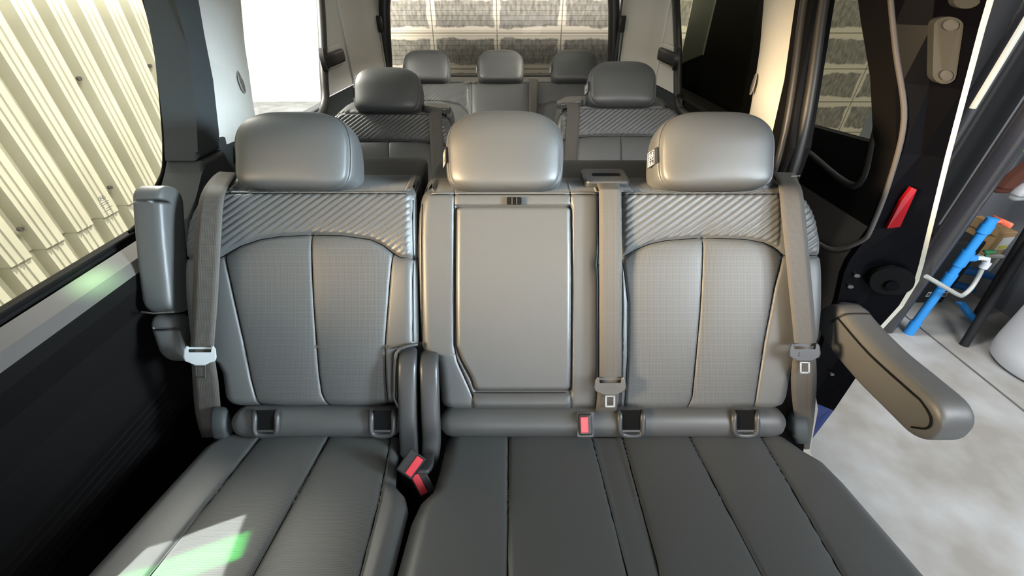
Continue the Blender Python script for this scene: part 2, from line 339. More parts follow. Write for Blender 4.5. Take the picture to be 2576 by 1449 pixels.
def back_height(seams, arch, qx, edge_r=30, puff=None, holes=(), top=478):
    def f(A, B, L, R):
        e = np.minimum(A - L, R - A); h = -rnd(e, edge_r) * PXM * 0.9 - rnd(np.maximum(B - B.min(), 0), 9) * PXM - rnd(np.maximum(B.max() - B, 0), 26) * PXM
        for poly, dep, wd, pw in seams:
            D = dist_poly(A, B, poly); h = h - dep * 0.8 * np.exp(-(D / wd) ** 2) - dep * 1.4 * np.exp(-D / pw)
        for (lo, hi) in qx:
            m = (A > lo) & (A < hi) & (B < arch(A) - 3); ed = np.clip(np.minimum.reduce([A - lo, hi - A, arch(A) - B, B - top + 2]) / 10, 0, 1)
            h = h + np.where(m, quilt(A, B) * ed, 0) - np.where(m, 0.002, 0)
        for (x0, x1, y0, y1, dep) in holes:
            m = np.clip(np.minimum.reduce([A - x0, x1 - A, B - y0, y1 - B]) / 5, 0, 1); h = h - dep * m
        if puff is not None: h = h + puff(A, B)
        return h
    return f
def inside(poly):
    p = np.array(poly, float)
    def f(A, B):
        c = np.zeros(A.shape, bool)
        for i in range(len(p)):
            x0, y0 = p[i]; x1, y1 = p[(i + 1) % len(p)]
            t = ((y0 > B) != (y1 > B)) & (A < (x1 - x0) * (B - y0) / (y1 - y0 + 1e-12) + x0); c ^= t
        return c
    return f
def headrest(parent, cx, cs, w_, h_, d_front, thick, name='headrest', tilt=0.10, tagside=-1):
    """closed rounded cushion: width w_, height h_, in the seat frame at (cx, cs)"""
    ns, na = 50, 180; V = []; sig = np.sin(np.linspace(-math.pi / 2, math.pi / 2, ns)); sig[0] += 1e-4; sig[-1] -= 1e-4
    for s in sig:
        sc = (1 - abs(s) ** 3.3) ** (1 / 2.5) if s > 0 else (1 - abs(s) ** 8) ** (1 / 4.2)
        wx = w_ / 2 * sc * (1 - 0.07 * max(0, s) ** 1.3 - 0.03 * max(0, -s) ** 2); tt = thick / 2 * (sc ** 0.8) * (1 - 0.25 * s); tc = thick / 2 * (1 - 0.25 * s)
        for k in range(na):
            a = 2 * math.pi * k / na; c, q = math.cos(a), math.sin(a); n_ = 2 / 4.2
            x = wx * math.copysign(abs(c) ** n_, c); t = tt * math.copysign(abs(q) ** n_, q)
            g = math.exp(-((abs(x) - wx * 0.93) / 0.0026) ** 2) * (1 if q < 0 else 0) * (0.005 if abs(s) < 0.95 else 0.001)
            t += g; t += -0.012 * (1 - (x / (w_ / 2)) ** 2) * (1 - s * s) * (1 if q < 0 else 0.3) if q < 0 else 0
            V.append(F(cx + x, cs + s * h_ / 2, d_front + tc + t + 0.010 * s * abs(s) - tilt * 0.4 * s * h_ / 2))
    Fc = [(i * na + k, i * na + (k + 1) % na, (i + 1) * na + (k + 1) % na, (i + 1) * na + k) for i in range(ns - 1) for k in range(na)]
    Fc = [f[::-1] for f in Fc] + [tuple(range(na)), tuple((ns - 1) * na + k for k in range(na))[::-1]]
    o = mk(name, V, Fc, M['leather'], parent)
    # hang tag at the left flank with its printed pictograms
    x0 = cx + tagside * w_ / 2 * 0.99; g = G(); tw, th_ = 0.016, 0.034; dd = d_front + 0.022; s0 = cs - 0.014
    q = lambda a, b, t: F(x0 - a * 0.35 * 1.6 - t * 0.94 * -1, s0 + b - a * 0.2, dd + t * 0.35 + a * 0.94 * 1.6)
    g.add(*prism([(-0.004, -th_ / 2), (tw, -th_ / 2 - 0.001), (tw, th_ / 2), (-0.004, th_ / 2)], q, 0, 0.0012))
    t_ = g.obj('label_tag', M['matt'], o, False); g = G()
    def bar(a0, b0, a1, b1): g.add(*prism([(a0, b0), (a1, b0), (a1, b1), (a0, b1)], q, -0.0006, -0.0001))
    e = 0.0011; bar(0.002, -0.016, tw - 0.0006, -0.016 + e); bar(0.002, 0.0145, tw - 0.0006, 0.0145 + e); bar(0.002, -0.016, 0.002 + e, 0.0156); bar(tw - 0.0006 - e, -0.016, tw - 0.0006, 0.0156); bar(0.002, -0.0045, tw - 0.0006, -0.0045 + e)
    for bx in (0.0045, 0.0092):
        g.add(*prism([(bx + 0.0017 + 0.0015 * math.cos(j), 0.0105 + 0.0018 * math.sin(j)) for j in np.linspace(0, 5.5, 8)], q, -0.0006, -0.0001)); bar(bx, 0.004, bx + 0.0034, 0.0078); bar(bx, 0.0005, bx + 0.0015, 0.0035); bar(bx + 0.002, -0.002, bx + 0.0034, 0.0022)
    g.add(*prism([(0.005, -0.0135), (0.009, -0.0135), (0.007, -0.0065)], q, -0.0006, -0.0001)); bar(0.0105, -0.0135, 0.0128, -0.0065)
    tag(g.obj('tag_print', M['white'], o, False), 'white pictograms printed on the tag')
    for sx in (-0.055, 0.055): G().add(*tube([F(cx + sx, cs - h_ / 2 - 0.06, d_front + thick * 0.55), F(cx + sx, cs - h_ / 2 + 0.03, d_front + thick * 0.5)], 0.006, 12)).obj('post', M['steel'], o)
    return o
def tongue(parent, u, v, d, wpx, m_body, m_name='tongue', tilt=0.0):
    """moulded belt tongue with slot, steel blade with a square hole"""
    k = d / F0; c, s = math.cos(tilt), math.sin(tilt)
    q = lambda a, b, t: P(u + (a * c - b * s) * wpx / 80, v + (a * s + b * c) * wpx / 80, d + t)
    body = [(-40, 6), (-38, -14), (-32, -22), (-27, -20), (-29, -4), (29, -4), (27, -20), (32, -22), (38, -14), (40, 6), (36, 15), (18, 19), (13, 25), (-13, 25), (-18, 19), (-36, 15)]
    g = G(); g.add(*prism(body, q, -0.006, 0.006, 0.002)); g.add(*prism([(-29, -19), (29, -19), (29, -14), (-29, -14)], q, 0.003, 0.006))
    o = g.obj(m_name, m_body, parent, False); g = G()
    for bb in ((2, 5), (8, 11)): g.add(*prism([(-14, bb[0]), (14, bb[0]), (14, bb[1]), (-14, bb[1])], q, -0.0075, -0.0055))
    g.obj('grip_rib', m_body, o, False)
    g = G()
    for x0, y0, x1, y1 in ((-13, 24, -8, 55), (8, 24, 13, 55), (-13, 50, 13, 55), (-13, 22, 13, 29)): g.add(*prism([(x0, y0), (x1, y0), (x1, y1), (x0, y1)], q, -0.0012, 0.0012, 0.0004))
    tag(g.obj('latch_plate', M['steel'], o, False), 'bare steel latch plate'); return o

# ------------------------------------------------------------------ garage around the van
GZ = -H
def yz(X, inv=1): return lambda a, b, t: (X + inv * t, a, b)          # polygon in (Y, Z), thickness towards +X
def xz(Y): return lambda a, b, t: (a, Y + t, b)
o = mk('ground', *box((-6, -3.5, GZ - 0.1), (6, 8, GZ)), M['concrete'], smooth=False); tag(o, kind='structure')
o = mk('trim_garage_floor_joint', *box((2.28, -2, GZ - 0.003), (2.292, 3.5, GZ + 0.0015)), M['joint'], smooth=False); tag(o, kind='structure')
BW = -0.93
M['blocks'] = block_mat()
wall = mk('wall_back', [(-1.13, 3.5, BW), (2.95, 3.5, BW), (2.95, 3.5, 1.4), (-1.13, 3.5, 1.4), (-1.13, 3.7, BW), (2.95, 3.7, BW), (2.95, 3.7, 1.4), (-1.13, 3.7, 1.4)],
          [(0, 1, 2, 3), (5, 4, 7, 6), (4, 0, 3, 7), (1, 5, 6, 2), (3, 2, 6, 7), (0, 4, 5, 1)], M['blocks'], smooth=False); tag(wall, kind='structure')
M['plinth'] = mat('cement_plinth', (0.07, 0.068, 0.055), 0.95, col2=(0.11, 0.105, 0.085), scale=3, detail=7)
o = mk('trim_cement_plinth', *box((-1.13, 3.47, GZ), (2.95, 3.72, BW)), M['plinth'], smooth=False); tag(o, kind='structure')
o = mk('wall_right', *box((2.88, -2.5, GZ), (3.0, 3.6, 1.4)), M['bluegrey'], smooth=False); tag(o, kind='structure')
o = mk('ceiling_garage', *box((1.08, -0.2, 1.25), (3.1, 3.7, 1.32)), M['matt'], smooth=False); tag(o, kind='structure')
o = mk('wall_far', *box((-9, 8, GZ), (3, 8.2, 3.0)), M['whitewall'], smooth=False); tag(o, kind='structure')
# corrugated sheets on the left
def corrugated(z0, z1, off, name):
    X0 = -2.4 - off; pr = []; pitch = 0.178; y = -1.6
    while y < 3.9:
        for dy, dx in ((0.0, 0.0), (0.010, 0.064), (0.034, 0.064), (0.037, 0.070), (0.041, 0.070), (0.044, 0.064), (0.070, 0.064), (0.073, 0.070), (0.077, 0.070), (0.080, 0.064), (0.112, 0.064), (0.134, 0.0), (0.150, 0.0), (0.152, 0.004), (0.156, 0.004), (0.158, 0.0)):
            pr.append((X0 + dx, y + dy))
        y += pitch
    n = len(pr); V = [(x, yy, z0) for x, yy in pr] + [(x, yy, z1) for x, yy in pr] + [(x - 0.004, yy, z0) for x, yy in pr] + [(x - 0.004, yy, z1) for x, yy in pr]
    Fc = [(i, i + 1, n + i + 1, n + i) for i in range(n - 1)] + [(2 * n + i, 3 * n + i, 3 * n + i + 1, 2 * n + i + 1) for i in range(n - 1)] + [(i, 2 * n + i, 2 * n + i + 1, i + 1) for i in range(n - 1)] + [(n + i, n + i + 1, 3 * n + i + 1, 3 * n + i) for i in range(n - 1)]
    o = mk(name, V, Fc, M['corr'], smooth=False); tag(o, kind='structure'); return o
w1 = corrugated(-1.02, 2.0, 0.0, 'wall_left_sheet'); w2 = corrugated(GZ, -0.98, 0.012, 'wall_left_sheet_lower')
g = G()
for i in range(7):
    for z in (-0.9, -0.35, 0.2):
        y = 0.7 + i * 0.534 + (0.178 if z == -0.35 else 0); g.add(*tube([(-2.37, y, z), (-2.355, y, z)], 0.011, 10))
g.obj('sheet_screw', M['tongue'], w1)

def thing_mesh(name, parts_g, m, label, cat, group=None):
    o = parts_g.obj(name, m); return tag(o, label, cat, group)
def gtube(pts, r, n=14, k=1):
    return G().add(*tube(smooth_path(pts, k) if k > 1 else pts, r, n))
# black downpipe and poles behind the sliding door
r_ = root('drain_pipe', (2.08, 1.74, GZ), 'thick glossy black pipe rising from the concrete floor beside the blue pipe', 'pipe')
gtube([(2.08, 1.74, GZ), (2.08, 1.74, 0.6)], 0.045, 28).obj('pipe_shaft', M['pipe'], r_)
for z in (-0.28, 0.1): gtube([(2.08, 1.74, z), (2.08, 1.74, z + 0.09)], 0.051, 28).obj('pipe_collar', M['pipe'], r_)
o = gtube([(2.02, 1.93, GZ), (2.02, 1.93, 0.6)], 0.05, 24).obj('metal_post', M['pipe']); tag(o, 'slim black metal post behind the thick pipe, next to the open door', 'post')
o = G().add(*box((1.95, 2.05, GZ), (2.36, 2.08, 0.5), 0.004)).obj('folded_shutter', M['matt'], None, False); tag(o, 'matt black folded shutter leaf standing behind the thick black pipe', 'shutter')
o = gtube([(1.80, 1.86, GZ), (1.80, 1.86, 0.6)], 0.07, 24).obj('rolled_sheet', M['matt']); tag(o, 'dull black roll standing upright right behind the open sliding door', 'roll')
o = G().add(*box((1.60, 1.52, -0.31), (1.615, 1.535, 0.5), 0.003)).obj('pale_batten', M['polebright']); tag(o, 'pale narrow batten hanging above the dull black roll', 'batten')
o = gtube([(2.30, 1.93, GZ + 0.4), (2.30, 1.93, 0.5)], 0.016, 12).obj('thin_rod', M['matt']); tag(o, 'thin dark rod on the wall side of the thick black pipe', 'rod')
# blue water pipe with tap
bx, by = 2.185, 1.70
r_ = root('water_pipe', (bx, by, GZ), 'bright blue plastic water pipe standing on the floor with a side tap', 'pipe')
gtube([(bx, by, GZ + 0.0), (bx, by, -0.84)], 0.020, 20).obj('pipe_shaft', M['blue'], r_)
for z0, z1, rr in ((GZ, GZ + 0.08, 0.0245), (-1.19, -1.11, 0.025), (-1.06, -0.98, 0.025), (-0.88, -0.84, 0.026)):
    gtube([(bx, by, z0), (bx, by, z1)], rr, 20).obj('coupling', M['blue'], r_)
vb = gtube([(bx, by, -0.85), (bx, by, -0.81)], 0.022, 18).obj('ball_valve', M['blue'], r_)
gg = gtube([(bx, by, -0.83), (bx + 0.055, by, -0.825)], 0.008, 12); gg.add(*box((bx + 0.045, by - 0.045, -0.84), (bx + 0.06, by + 0.05, -0.815), 0.006)); tag(gg.obj('valve_handle', M['orange'], vb), 'orange butterfly handle')
gtube([(bx, by, -1.02), (bx + 0.055, by, -1.02)], 0.017, 16).obj('tee_branch', M['blue'], r_)
tp = gtube([(bx + 0.05, by, -1.02), (bx + 0.09, by, -1.02), (bx + 0.12, by, -1.025), (bx + 0.13, by, -1.05)], 0.011, 14).obj('tap', M['whitepl'], r_)
gg = gtube([(bx + 0.10, by, -1.01), (bx + 0.10, by, -0.985)], 0.007, 10); gg.add(*box((bx + 0.075, by - 0.01, -0.99), (bx + 0.125, by + 0.01, -0.978), 0.004)); tag(gg.obj('tap_handle', M['green'], tp), 'dark green tap handle')
gtube([(bx + 0.13, by, -1.075), (bx + 0.13, by, -1.045)], 0.018, 16).obj('hose_nut', M['whitepl'], r_)
o = gtube([(bx + 0.13, by, -1.08), (bx + 0.13, by - 0.01, -1.13), (bx + 0.11, by - 0.03, -1.18), (bx + 0.07, by - 0.05, -1.205), (bx + 0.02, by - 0.07, -1.19), (bx - 0.10, by - 0.09, -1.13), (bx - 0.24, by - 0.1, -1.06)], 0.010, 14, 8).obj('garden_hose', M['hose'])
tag(o, 'clear pale hose looping from the tap across the blue and black pipes', 'hose')
# things near the right wall
r_ = root('shelf_box', P(2478, 590, 2.35), 'open cardboard box with a white paper label on the small shelf', 'box')
c = P(2478, 590, 2.45); mtx = Matrix.Translation(Vector(c)) @ Matrix.Rotation(0.15, 4, 'Z')
V, Fc = box((-0.10, -0.11, -0.07), (0.10, 0.11, 0.07), 0.003, 1, mtx); g = G().add(V, Fc); g.obj('carton', M['card'], r_, False)
for sx in (-1, 1):
    V, Fc = box((sx * 0.10 - 0.002, -0.11, 0.07), (sx * 0.10 + 0.002, 0.11, 0.13), 0, 1, Matrix.Translation(Vector(c)) @ Matrix.Rotation(0.15, 4, 'Z') @ Matrix.Rotation(sx * 0.15, 4, 'Y')); G().add(V, Fc).obj('flap', M['card'], r_, False)
V, Fc = box((-0.05, -0.1125, -0.04), (0.05, -0.1105, 0.04), 0, 1, mtx); lb = G().add(V, Fc).obj('paper_label', M['label'], r_, False)
V, Fc = box((-0.04, -0.1135, -0.034), (0.02, -0.112, -0.012), 0, 1, mtx); G().add(V, Fc).obj('yellow_print', M['yellow'], lb, False)
r_ = root('wall_shelf', (c[0], c[1], c[2] - 0.1), 'small white-edged shelf under the cardboard box', 'shelf')
G().add(*box((c[0] - 0.16, c[1] - 0.13, c[2] - 0.09), (2.88, c[1] + 0.13, c[2] - 0.072), 0.002)).obj('board', M['white'], r_, False)
G().add(*box((c[0] + 0.02, c[1] - 0.12, c[2] - 0.22), (2.88, c[1] - 0.10, c[2] - 0.09), 0.002)).obj('bracket', M['white'], r_, False)
c = P(2368, 745, 2.42); z0 = GZ
r_ = root('storage_case', (c[0] - 0.04, c[1] + 0.12, z0), 'black case on the floor behind the blue pipe, white printed strip at its foot', 'case')
G().add(*box((c[0] - 0.16, c[1] + 0.02, z0), (c[0] + 0.06, c[1] + 0.24, z0 + 0.42), 0.01)).obj('case_body', M['matt'], r_, False)
st = G().add(*box((c[0] - 0.07, c[1] + 0.017, z0 + 0.05), (c[0] + 0.05, c[1] + 0.019, z0 + 0.085))).obj('printed_strip', M['white'], r_, False)
g = G()
for i, wq in enumerate((6, 3, 7, 4, 5, 5, 7, 4)): x = c[0] - 0.066 + i * 0.0142; g.add(*box((x, c[1] + 0.015, z0 + 0.06), (x + wq * 0.0014, c[1] + 0.0165, z0 + 0.076)))
g.obj('strip_print', M['matt'], st, False)
c = P(2405, 745, 2.42)
r_ = root('pump_stand', (2.66, 1.98, GZ), 'low blue plastic stand with feet behind the black case', 'stand')
G().add(*loft([(2.51, 1.83, GZ + 0.12), (2.57, 1.80, GZ + 0.06), (2.61, 1.77, GZ + 0.02)], 0.02, 0.015)).obj('foot', M['blue'], r_)
for yy, zz in ((1.98, GZ + 0.17), (2.02, GZ + 0.05)): G().add(*loft([(2.60, yy + 0.1, zz), (2.70, yy + 0.06, zz + 0.02), (2.79, yy, zz + 0.02)], 0.03, 0.018, axisv=(0, 1, 0))).obj('foot', M['blue2'], r_)
r_ = root('plastic_drum', (2.64, 1.42, GZ), 'white plastic drum on the concrete floor by the right wall', 'drum')
n = 40; prof = [(0.19, 0), (0.212, 0.02), (0.215, 0.1), (0.215, 0.5), (0.208, 0.6), (0.18, 0.63)]
V = [(2.64 + r * math.cos(2 * math.pi * k / n), 1.42 + r * math.sin(2 * math.pi * k / n), GZ + z) for r, z in prof for k in range(n)]
Fc = [(i * n + k, i * n + (k + 1) % n, (i + 1) * n + (k + 1) % n, (i + 1) * n + k) for i in range(len(prof) - 1) for k in range(n)] + [tuple(range(n))[::-1]]
G().add(V, Fc).obj('drum_body', M['whitepl'], r_); gtube([(2.64, 1.42, GZ + 0.62), (2.64, 1.42, GZ + 0.65)], 0.19, 40).obj('lid', M['whitepl'], r_)
r_ = root('ladder', (2.4, 1.6, GZ), 'black metal ladder leg standing on the floor in front of the drum wall', 'ladder')
A_, B_ = np.array([2.40, 1.60, GZ]), np.array([2.72, 1.98, GZ + 1.1])
G().add(*tube([A_, B_], 0.019, 12)).obj('leg', M['matt'], r_)
G().add(*tube([A_ + (0.30, 0.25, 0), B_ + (0.08, 0.1, 0)], 0.019, 12)).obj('leg', M['matt'], r_)
for f in (0.28, 0.6): q0 = A_ + (B_ - A_) * f; G().add(*tube([q0, q0 + (0.30 - 0.22 * f, 0.25 - 0.15 * f, 0)], 0.012, 10)).obj('rung', M['matt'], r_)
c = np.array(P(2560, 440, 2.2)); o = G().add(*loft([c + (-0.03, 0, -0.1), c + (0.0, 0, 0), c + (0.05, 0, 0.09)], 0.035, 0.03)).obj('hanging_rag', M['brown']); tag(o, 'reddish brown rag hanging by the right wall above the box', 'rag')
c = np.array(P(2572, 482, 2.2)); o = G().add(*loft([c + (0, 0, -0.05), c, c + (0.03, 0, 0.05)], 0.035, 0.03)).obj('work_glove', M['whitepl']); tag(o, 'white glove hanging under the brown rag', 'glove')
c = np.array(P(2580, 350, 2.2)); o = G().add(*loft([c + (0, 0, -0.07), c, c + (0.02, 0, 0.07)], 0.04, 0.03)).obj('green_cloth', M['greencloth']); tag(o, 'bright green cloth bundle at the pipe top', 'cloth')
o = G().add(*loft([np.array(P(2568, 592, 2.5)), np.array(P(2590, 600, 2.5))], 0.05, 0.02)).obj('wall_hook', M['matt']); tag(o, 'dark hook fixed on the stained blue grey wall', 'hook')

# ------------------------------------------------------------------ van shell
def struct(o): return tag(o, kind='structure')
XL, XR = -0.90, 0.82
struct(mk('floor', *box((XL, -1.3, -1.25), (XR + 0.02, 3.0, -1.2)), M['matt'], smooth=False))
struct(mk('ceiling', *box((XL - 0.02, -1.0, 0.16), (XR + 0.02, 3.1, 0.22)), M['fabric'], smooth=False))
struct(mk('wall_front', *box((XL, -1.34, -1.2), (XR + 0.02, -1.28, -0.42), 0.01), M['trimblack'], smooth=False))
g = G(); g.add(*box((XR - 0.03, -1.3, -1.2), (XR + 0.06, -0.32, -0.42), 0.01)); g.add(*box((XR - 0.03, -0.45, -0.42), (XR + 0.06, -0.32, 0.16), 0.01))
struct(g.obj('wall_right_front', M['trimblack'], smooth=False))
g = G(); g.add(*box((-0.95, -0.55, -0.45), (-0.87, -0.40, 0.16), 0.01)); struct(g.obj('trim_8', M['trimblack'], smooth=False))
# left lower trim panel: ledge, belt line and pressed ribs, swept along the van
sec = [(-0.93, -0.455), (-0.895, -0.45), (-0.885, -0.452), (-0.880, -0.466), (-0.874, -0.466), (-0.870, -0.455), (-0.835, -0.470), (-0.822, -0.49), (-0.825, -0.52), (-0.845, -0.58), (-0.855, -0.66), (-0.858, -0.76)]
for i in range(6):
    z = -0.772 - i * 0.0165; sec += [(-0.860, z), (-0.850, z - 0.004), (-0.850, z - 0.009), (-0.860, z - 0.012)]
sec += [(-0.865, -0.90), (-0.87, -1.2), (-0.95, -1.2)]
ys = [-1.3, -0.4, 0.2, 0.6, 0.9, 1.1, 1.3, 3.0]; n = len(sec); V = [(x, y, z) for y in ys for x, z in sec]
Fc = [(i * n + k, (i + 1) * n + k, (i + 1) * n + k + 1, i * n + k + 1) for i in range(len(ys) - 1) for k in range(n - 1)]
mi = [0 if 4 <= f % (n - 1) <= 6 else 1 for f in range(len(Fc))]
wl = struct(mk('wall_left', V, Fc, [M['ledge'], M['trimblack']], midx=mi, smooth=False))
g = G()
for x, z in ((-0.889, -0.449), (-0.872, -0.462)): g.add(*tube([(x, -0.4, z), (x, 0.3, z), (x, 0.86, z)], 0.0045, 8))
g.obj('window_gasket', M['deep'], wl)
# window 1
W1 = [(-0.4, -0.447), (0.86, -0.447), (0.93, -0.43), (0.985, -0.39), (1.035, -0.36), (1.07, -0.316), (1.10, -0.269), (1.155, -0.17), (1.19, -0.1), (1.222, 0.0), (1.24, 0.16), (-0.4, 0.16)]
w1_ = struct(mk('window_1', *prism(W1, yz(-0.905), 0, 0.004), M['glass'], smooth=False))
g = G().add(*tube(smooth_path([(-0.897, y, z) for y, z in W1[1:11]], 4), 0.006, 8)); g.obj('rubber_seal', M['deep'], w1_)
g = G(); c = P(316, 548, 0.968 * 0.9); ey, ez = np.array([0, 1, 0]), np.array([0, 0, 1])   # etched maker's oval with slanted H and lines of small print
gy, gz = 0.845, -0.375
cc = np.array([-0.899, gy, gz + 0.02]); pt = lambda a, b: cc + ey * a + ez * b
g.add(*tube([pt(0.009 * math.cos(q), 0.0048 * math.sin(q)) for q in np.linspace(0, 2 * math.pi, 25)[:-1]], 0.0004, 6, True))
for a in (-0.0035, 0.0035): g.add(*tube([pt(a - 0.001, -0.0035), pt(a + 0.0012, 0.0035)], 0.0007, 6))
g.add(*tube([pt(-0.0035, -0.001), pt(0.0035, 0.001)], 0.0006, 6))
for i, (a0, a1) in enumerate(((-0.012, -0.005), (-0.004, 0.004), (0.006, 0.012))): g.add(*tube([pt(a0, -0.009), pt(a1, -0.009)], 0.0006, 6))
for i, (a0, a1) in enumerate(((-0.012, 0.010), (-0.011, -0.006), (-0.003, 0.013), (-0.012, 0.006))): g.add(*tube([pt(a0, -0.0135 - i * 0.0045), pt(a1, -0.0135 - i * 0.0045)], 0.0006, 6))
g.obj('glass_marking', M['tongue'], w1_)
# left black B pillar trim
BP = [(1.22, 0.16), (1.20, 0.0), (1.165, -0.1), (1.13, -0.17), (1.08, -0.269), (1.05, -0.316), (1.04, -0.335), (1.14, -0.335), (1.155, -0.299), (1.215, -0.175), (1.285, 0.0), (1.30, 0.16)]
t1 = struct(mk('trim_1', *prism(BP, yz(-0.80, -1), 0, 0.085, 0.012, 4), M['trimdark'], smooth=False))
BL = [(1.045, -0.3365), (1.02, -0.36), (0.97, -0.40), (0.92, -0.44), (0.88, -0.50), (1.16, -0.56), (1.14, -0.45), (1.14, -0.3365)]
mk('pillar_foot', *prism(BL, yz(-0.79, -1), 0, 0.095, 0.012, 4), M['trimdark'], t1, smooth=False)
G().add(*tube(smooth_path([(-0.882, 1.335, 0.16), (-0.882, 1.32, 0.0), (-0.882, 1.26, -0.18), (-0.882, 1.20, -0.30), (-0.882, 1.17, -0.5)], 5), 0.026, 14)).obj('door_seal', M['rubber'], t1)
def window_pillar(name, X, s, front, rear, zz, gy_):
    """light fabric covered pillar with a speaker grille; s = +1 for the left side (faces +X)"""
    V = []; Fc = []; m = 8
    for i, z in enumerate(zz):
        y0, y1 = front[i], rear[i]
        for k in range(m + 1):
            f = k / m; V.append((X + s * (0.045 * math.sin(math.pi * min(f * 0.9 + 0.1, 1.0)) - 0.012 * f), y0 + (y1 - y0) * f, z))
    q = m + 1; Fc = [(i * q + k, i * q + k + 1, (i + 1) * q + k + 1, (i + 1) * q + k) for i in range(len(zz) - 1) for k in range(m)]
    o = struct(mk(name, V, Fc, M['fabric']))
    gy1, gz1 = gy_; V = []; n = 28; g = G()
    ell = [(gy1 + 0.028 * math.cos(2 * math.pi * k / n), gz1 + 0.032 * math.sin(2 * math.pi * k / n)) for k in range(n)]
    Xg = X + s * 0.0335
    g.add(*prism(ell, lambda a, b, t: (Xg + s * (t - (a - gy1) * 0.35 * 1), a, b), 0, 0.003, 0.001)); so = g.obj('speaker_grille', M['grille'], o)
    g = G()
    for i in range(-7, 8):
        for j in range(-8, 9):
            if (i / 7.3) ** 2 + (j / 8.3) ** 2 < 0.8: a = gy1 + i * 0.0035; g.add(*box((Xg + s * (0.0025 - (a - gy1) * 0.35) - 0.0006, a - 0.0009, gz1 + j * 0.0036 - 0.0009), (Xg + s * (0.0025 - (a - gy1) * 0.35) + 0.0012, a + 0.0009, gz1 + j * 0.0036 + 0.0009)))
    g.obj('grille_hole', M['tongue'], so); return o
zz = [-0.36, -0.31, -0.2, -0.13, 0.0, 0.16]
window_pillar('trim_2', -0.905, 1, [1.20, 1.215, 1.26, 1.285, 1.32, 1.34], [1.54, 1.555, 1.60, 1.625, 1.69, 1.74], zz, (1.455, -0.215))
def quarter_window(idx, X, s, poly, gm='glass'):
    o = struct(mk('window_%d' % idx, *prism(poly, yz(X), 0, 0.004), M[gm], smooth=False)); n = len(poly)
    pts = []
    for i in range(4, n):
        a, b, c = np.array(poly[i - 1]), np.array(poly[i]), np.array(poly[(i + 1) % n]); r = 0.04
        p0 = b + (a - b) / np.linalg.norm(a - b) * min(r, np.linalg.norm(a - b) / 2); p1 = b + (c - b) / np.linalg.norm(c - b) * min(r, np.linalg.norm(c - b) / 2)
        for t in (0, 0.5, 1): q = (1 - t) ** 2 * p0 + 2 * t * (1 - t) * b + t * t * p1; pts.append((X + s * 0.012, q[0], q[1]))
    G().add(*tube(pts, 0.019, 12)).obj('rubber_seal', M['rubber'], o); return o
QW = [(1.637, 0.12), (1.60, -0.07), (1.57, -0.129), (1.525, -0.30), (1.51, -0.42), (1.98, -0.43), (2.07, -0.39), (2.11, -0.3), (2.2, -0.15), (2.28, 0.0), (2.32, 0.12)]
quarter_window(2, -0.885, 1, QW)
QR = [(1.66, 0.12), (1.62, -0.07), (1.59, -0.129), (1.545, -0.30), (1.53, -0.42), (2.0, -0.43), (2.08, -0.415), (2.14, -0.36), (2.27, -0.17), (2.42, 0.0), (2.5, 0.12)]
window_pillar('trim_3', 0.825, -1, [1.25, 1.262, 1.30, 1.32, 1.40, 1.43], [1.525, 1.535, 1.57, 1.595, 1.66, 1.70], zz, (1.478, -0.225))
quarter_window(4, 0.805, -1, QR, 'tint')
def quarter_panel(name, path, yt, s):
    """light panel from the quarter window to the tailgate; front edge slopes"""
    V = []; zs = [-0.375, -0.25, -0.12, 0.0, 0.16]
    for z in zs:
        y0 = yt(z); pp = [(path[0][0], y0)] + path[1:]
        pp = smooth_path([(x, y, z) for x, y in pp], 5); V += [tuple(p) for p in pp]; m = len(pp)
    Fc = [(i * m + k, i * m + k + 1, (i + 1) * m + k + 1, (i + 1) * m + k) for i in range(len(zs) - 1) for k in range(m - 1)]
    o = struct(mk(name, V, Fc, M['fabric']))
    V = []; zs = [-1.2, -0.6, -0.376]
    for z in zs: V += [(x + s * 0.004, y, z) for x, y in path]
    m = len(path); Fc = [(i * m + k, i * m + k + 1, (i + 1) * m + k + 1, (i + 1) * m + k) for i in range(len(zs) - 1) for k in range(m - 1)]
    mk('lower_panel', V, Fc, M['trimdark'], o, smooth=False)
    return o
qpl = quarter_panel('trim_4', [(-0.875, 2.05), (-0.868, 2.45), (-0.855, 2.47), (-0.85, 2.75), (-0.82, 2.86), (-0.80, 3.0)], pl([(-0.4, 2.09), (-0.15, 2.2), (0, 2.29), (0.16, 2.34)]), 1)
qpr = quarter_panel('trim_5', [(0.795, 2.05), (0.785, 2.45), (0.775, 2.47), (0.765, 2.70), (0.70, 2.86), (0.665, 3.0)], pl([(-0.4, 2.1), (-0.15, 2.29), (0, 2.42), (0.16, 2.52)]), -1)
struct(mk('wall_side_lower', *box((0.80, 1.22, -1.2), (0.88, 3.0, -0.36), 0.02), M['trimblack'], smooth=False))
g = G(); g.add(*box((-0.93, 1.1, -1.2), (-0.872, 1.53, -0.335), 0.006)); g.add(*box((-0.93, 1.3, -1.2), (-0.875, 3.0, -0.40), 0.01)); struct(g.obj('wall_side_upper', M['trimdark'], smooth=False))

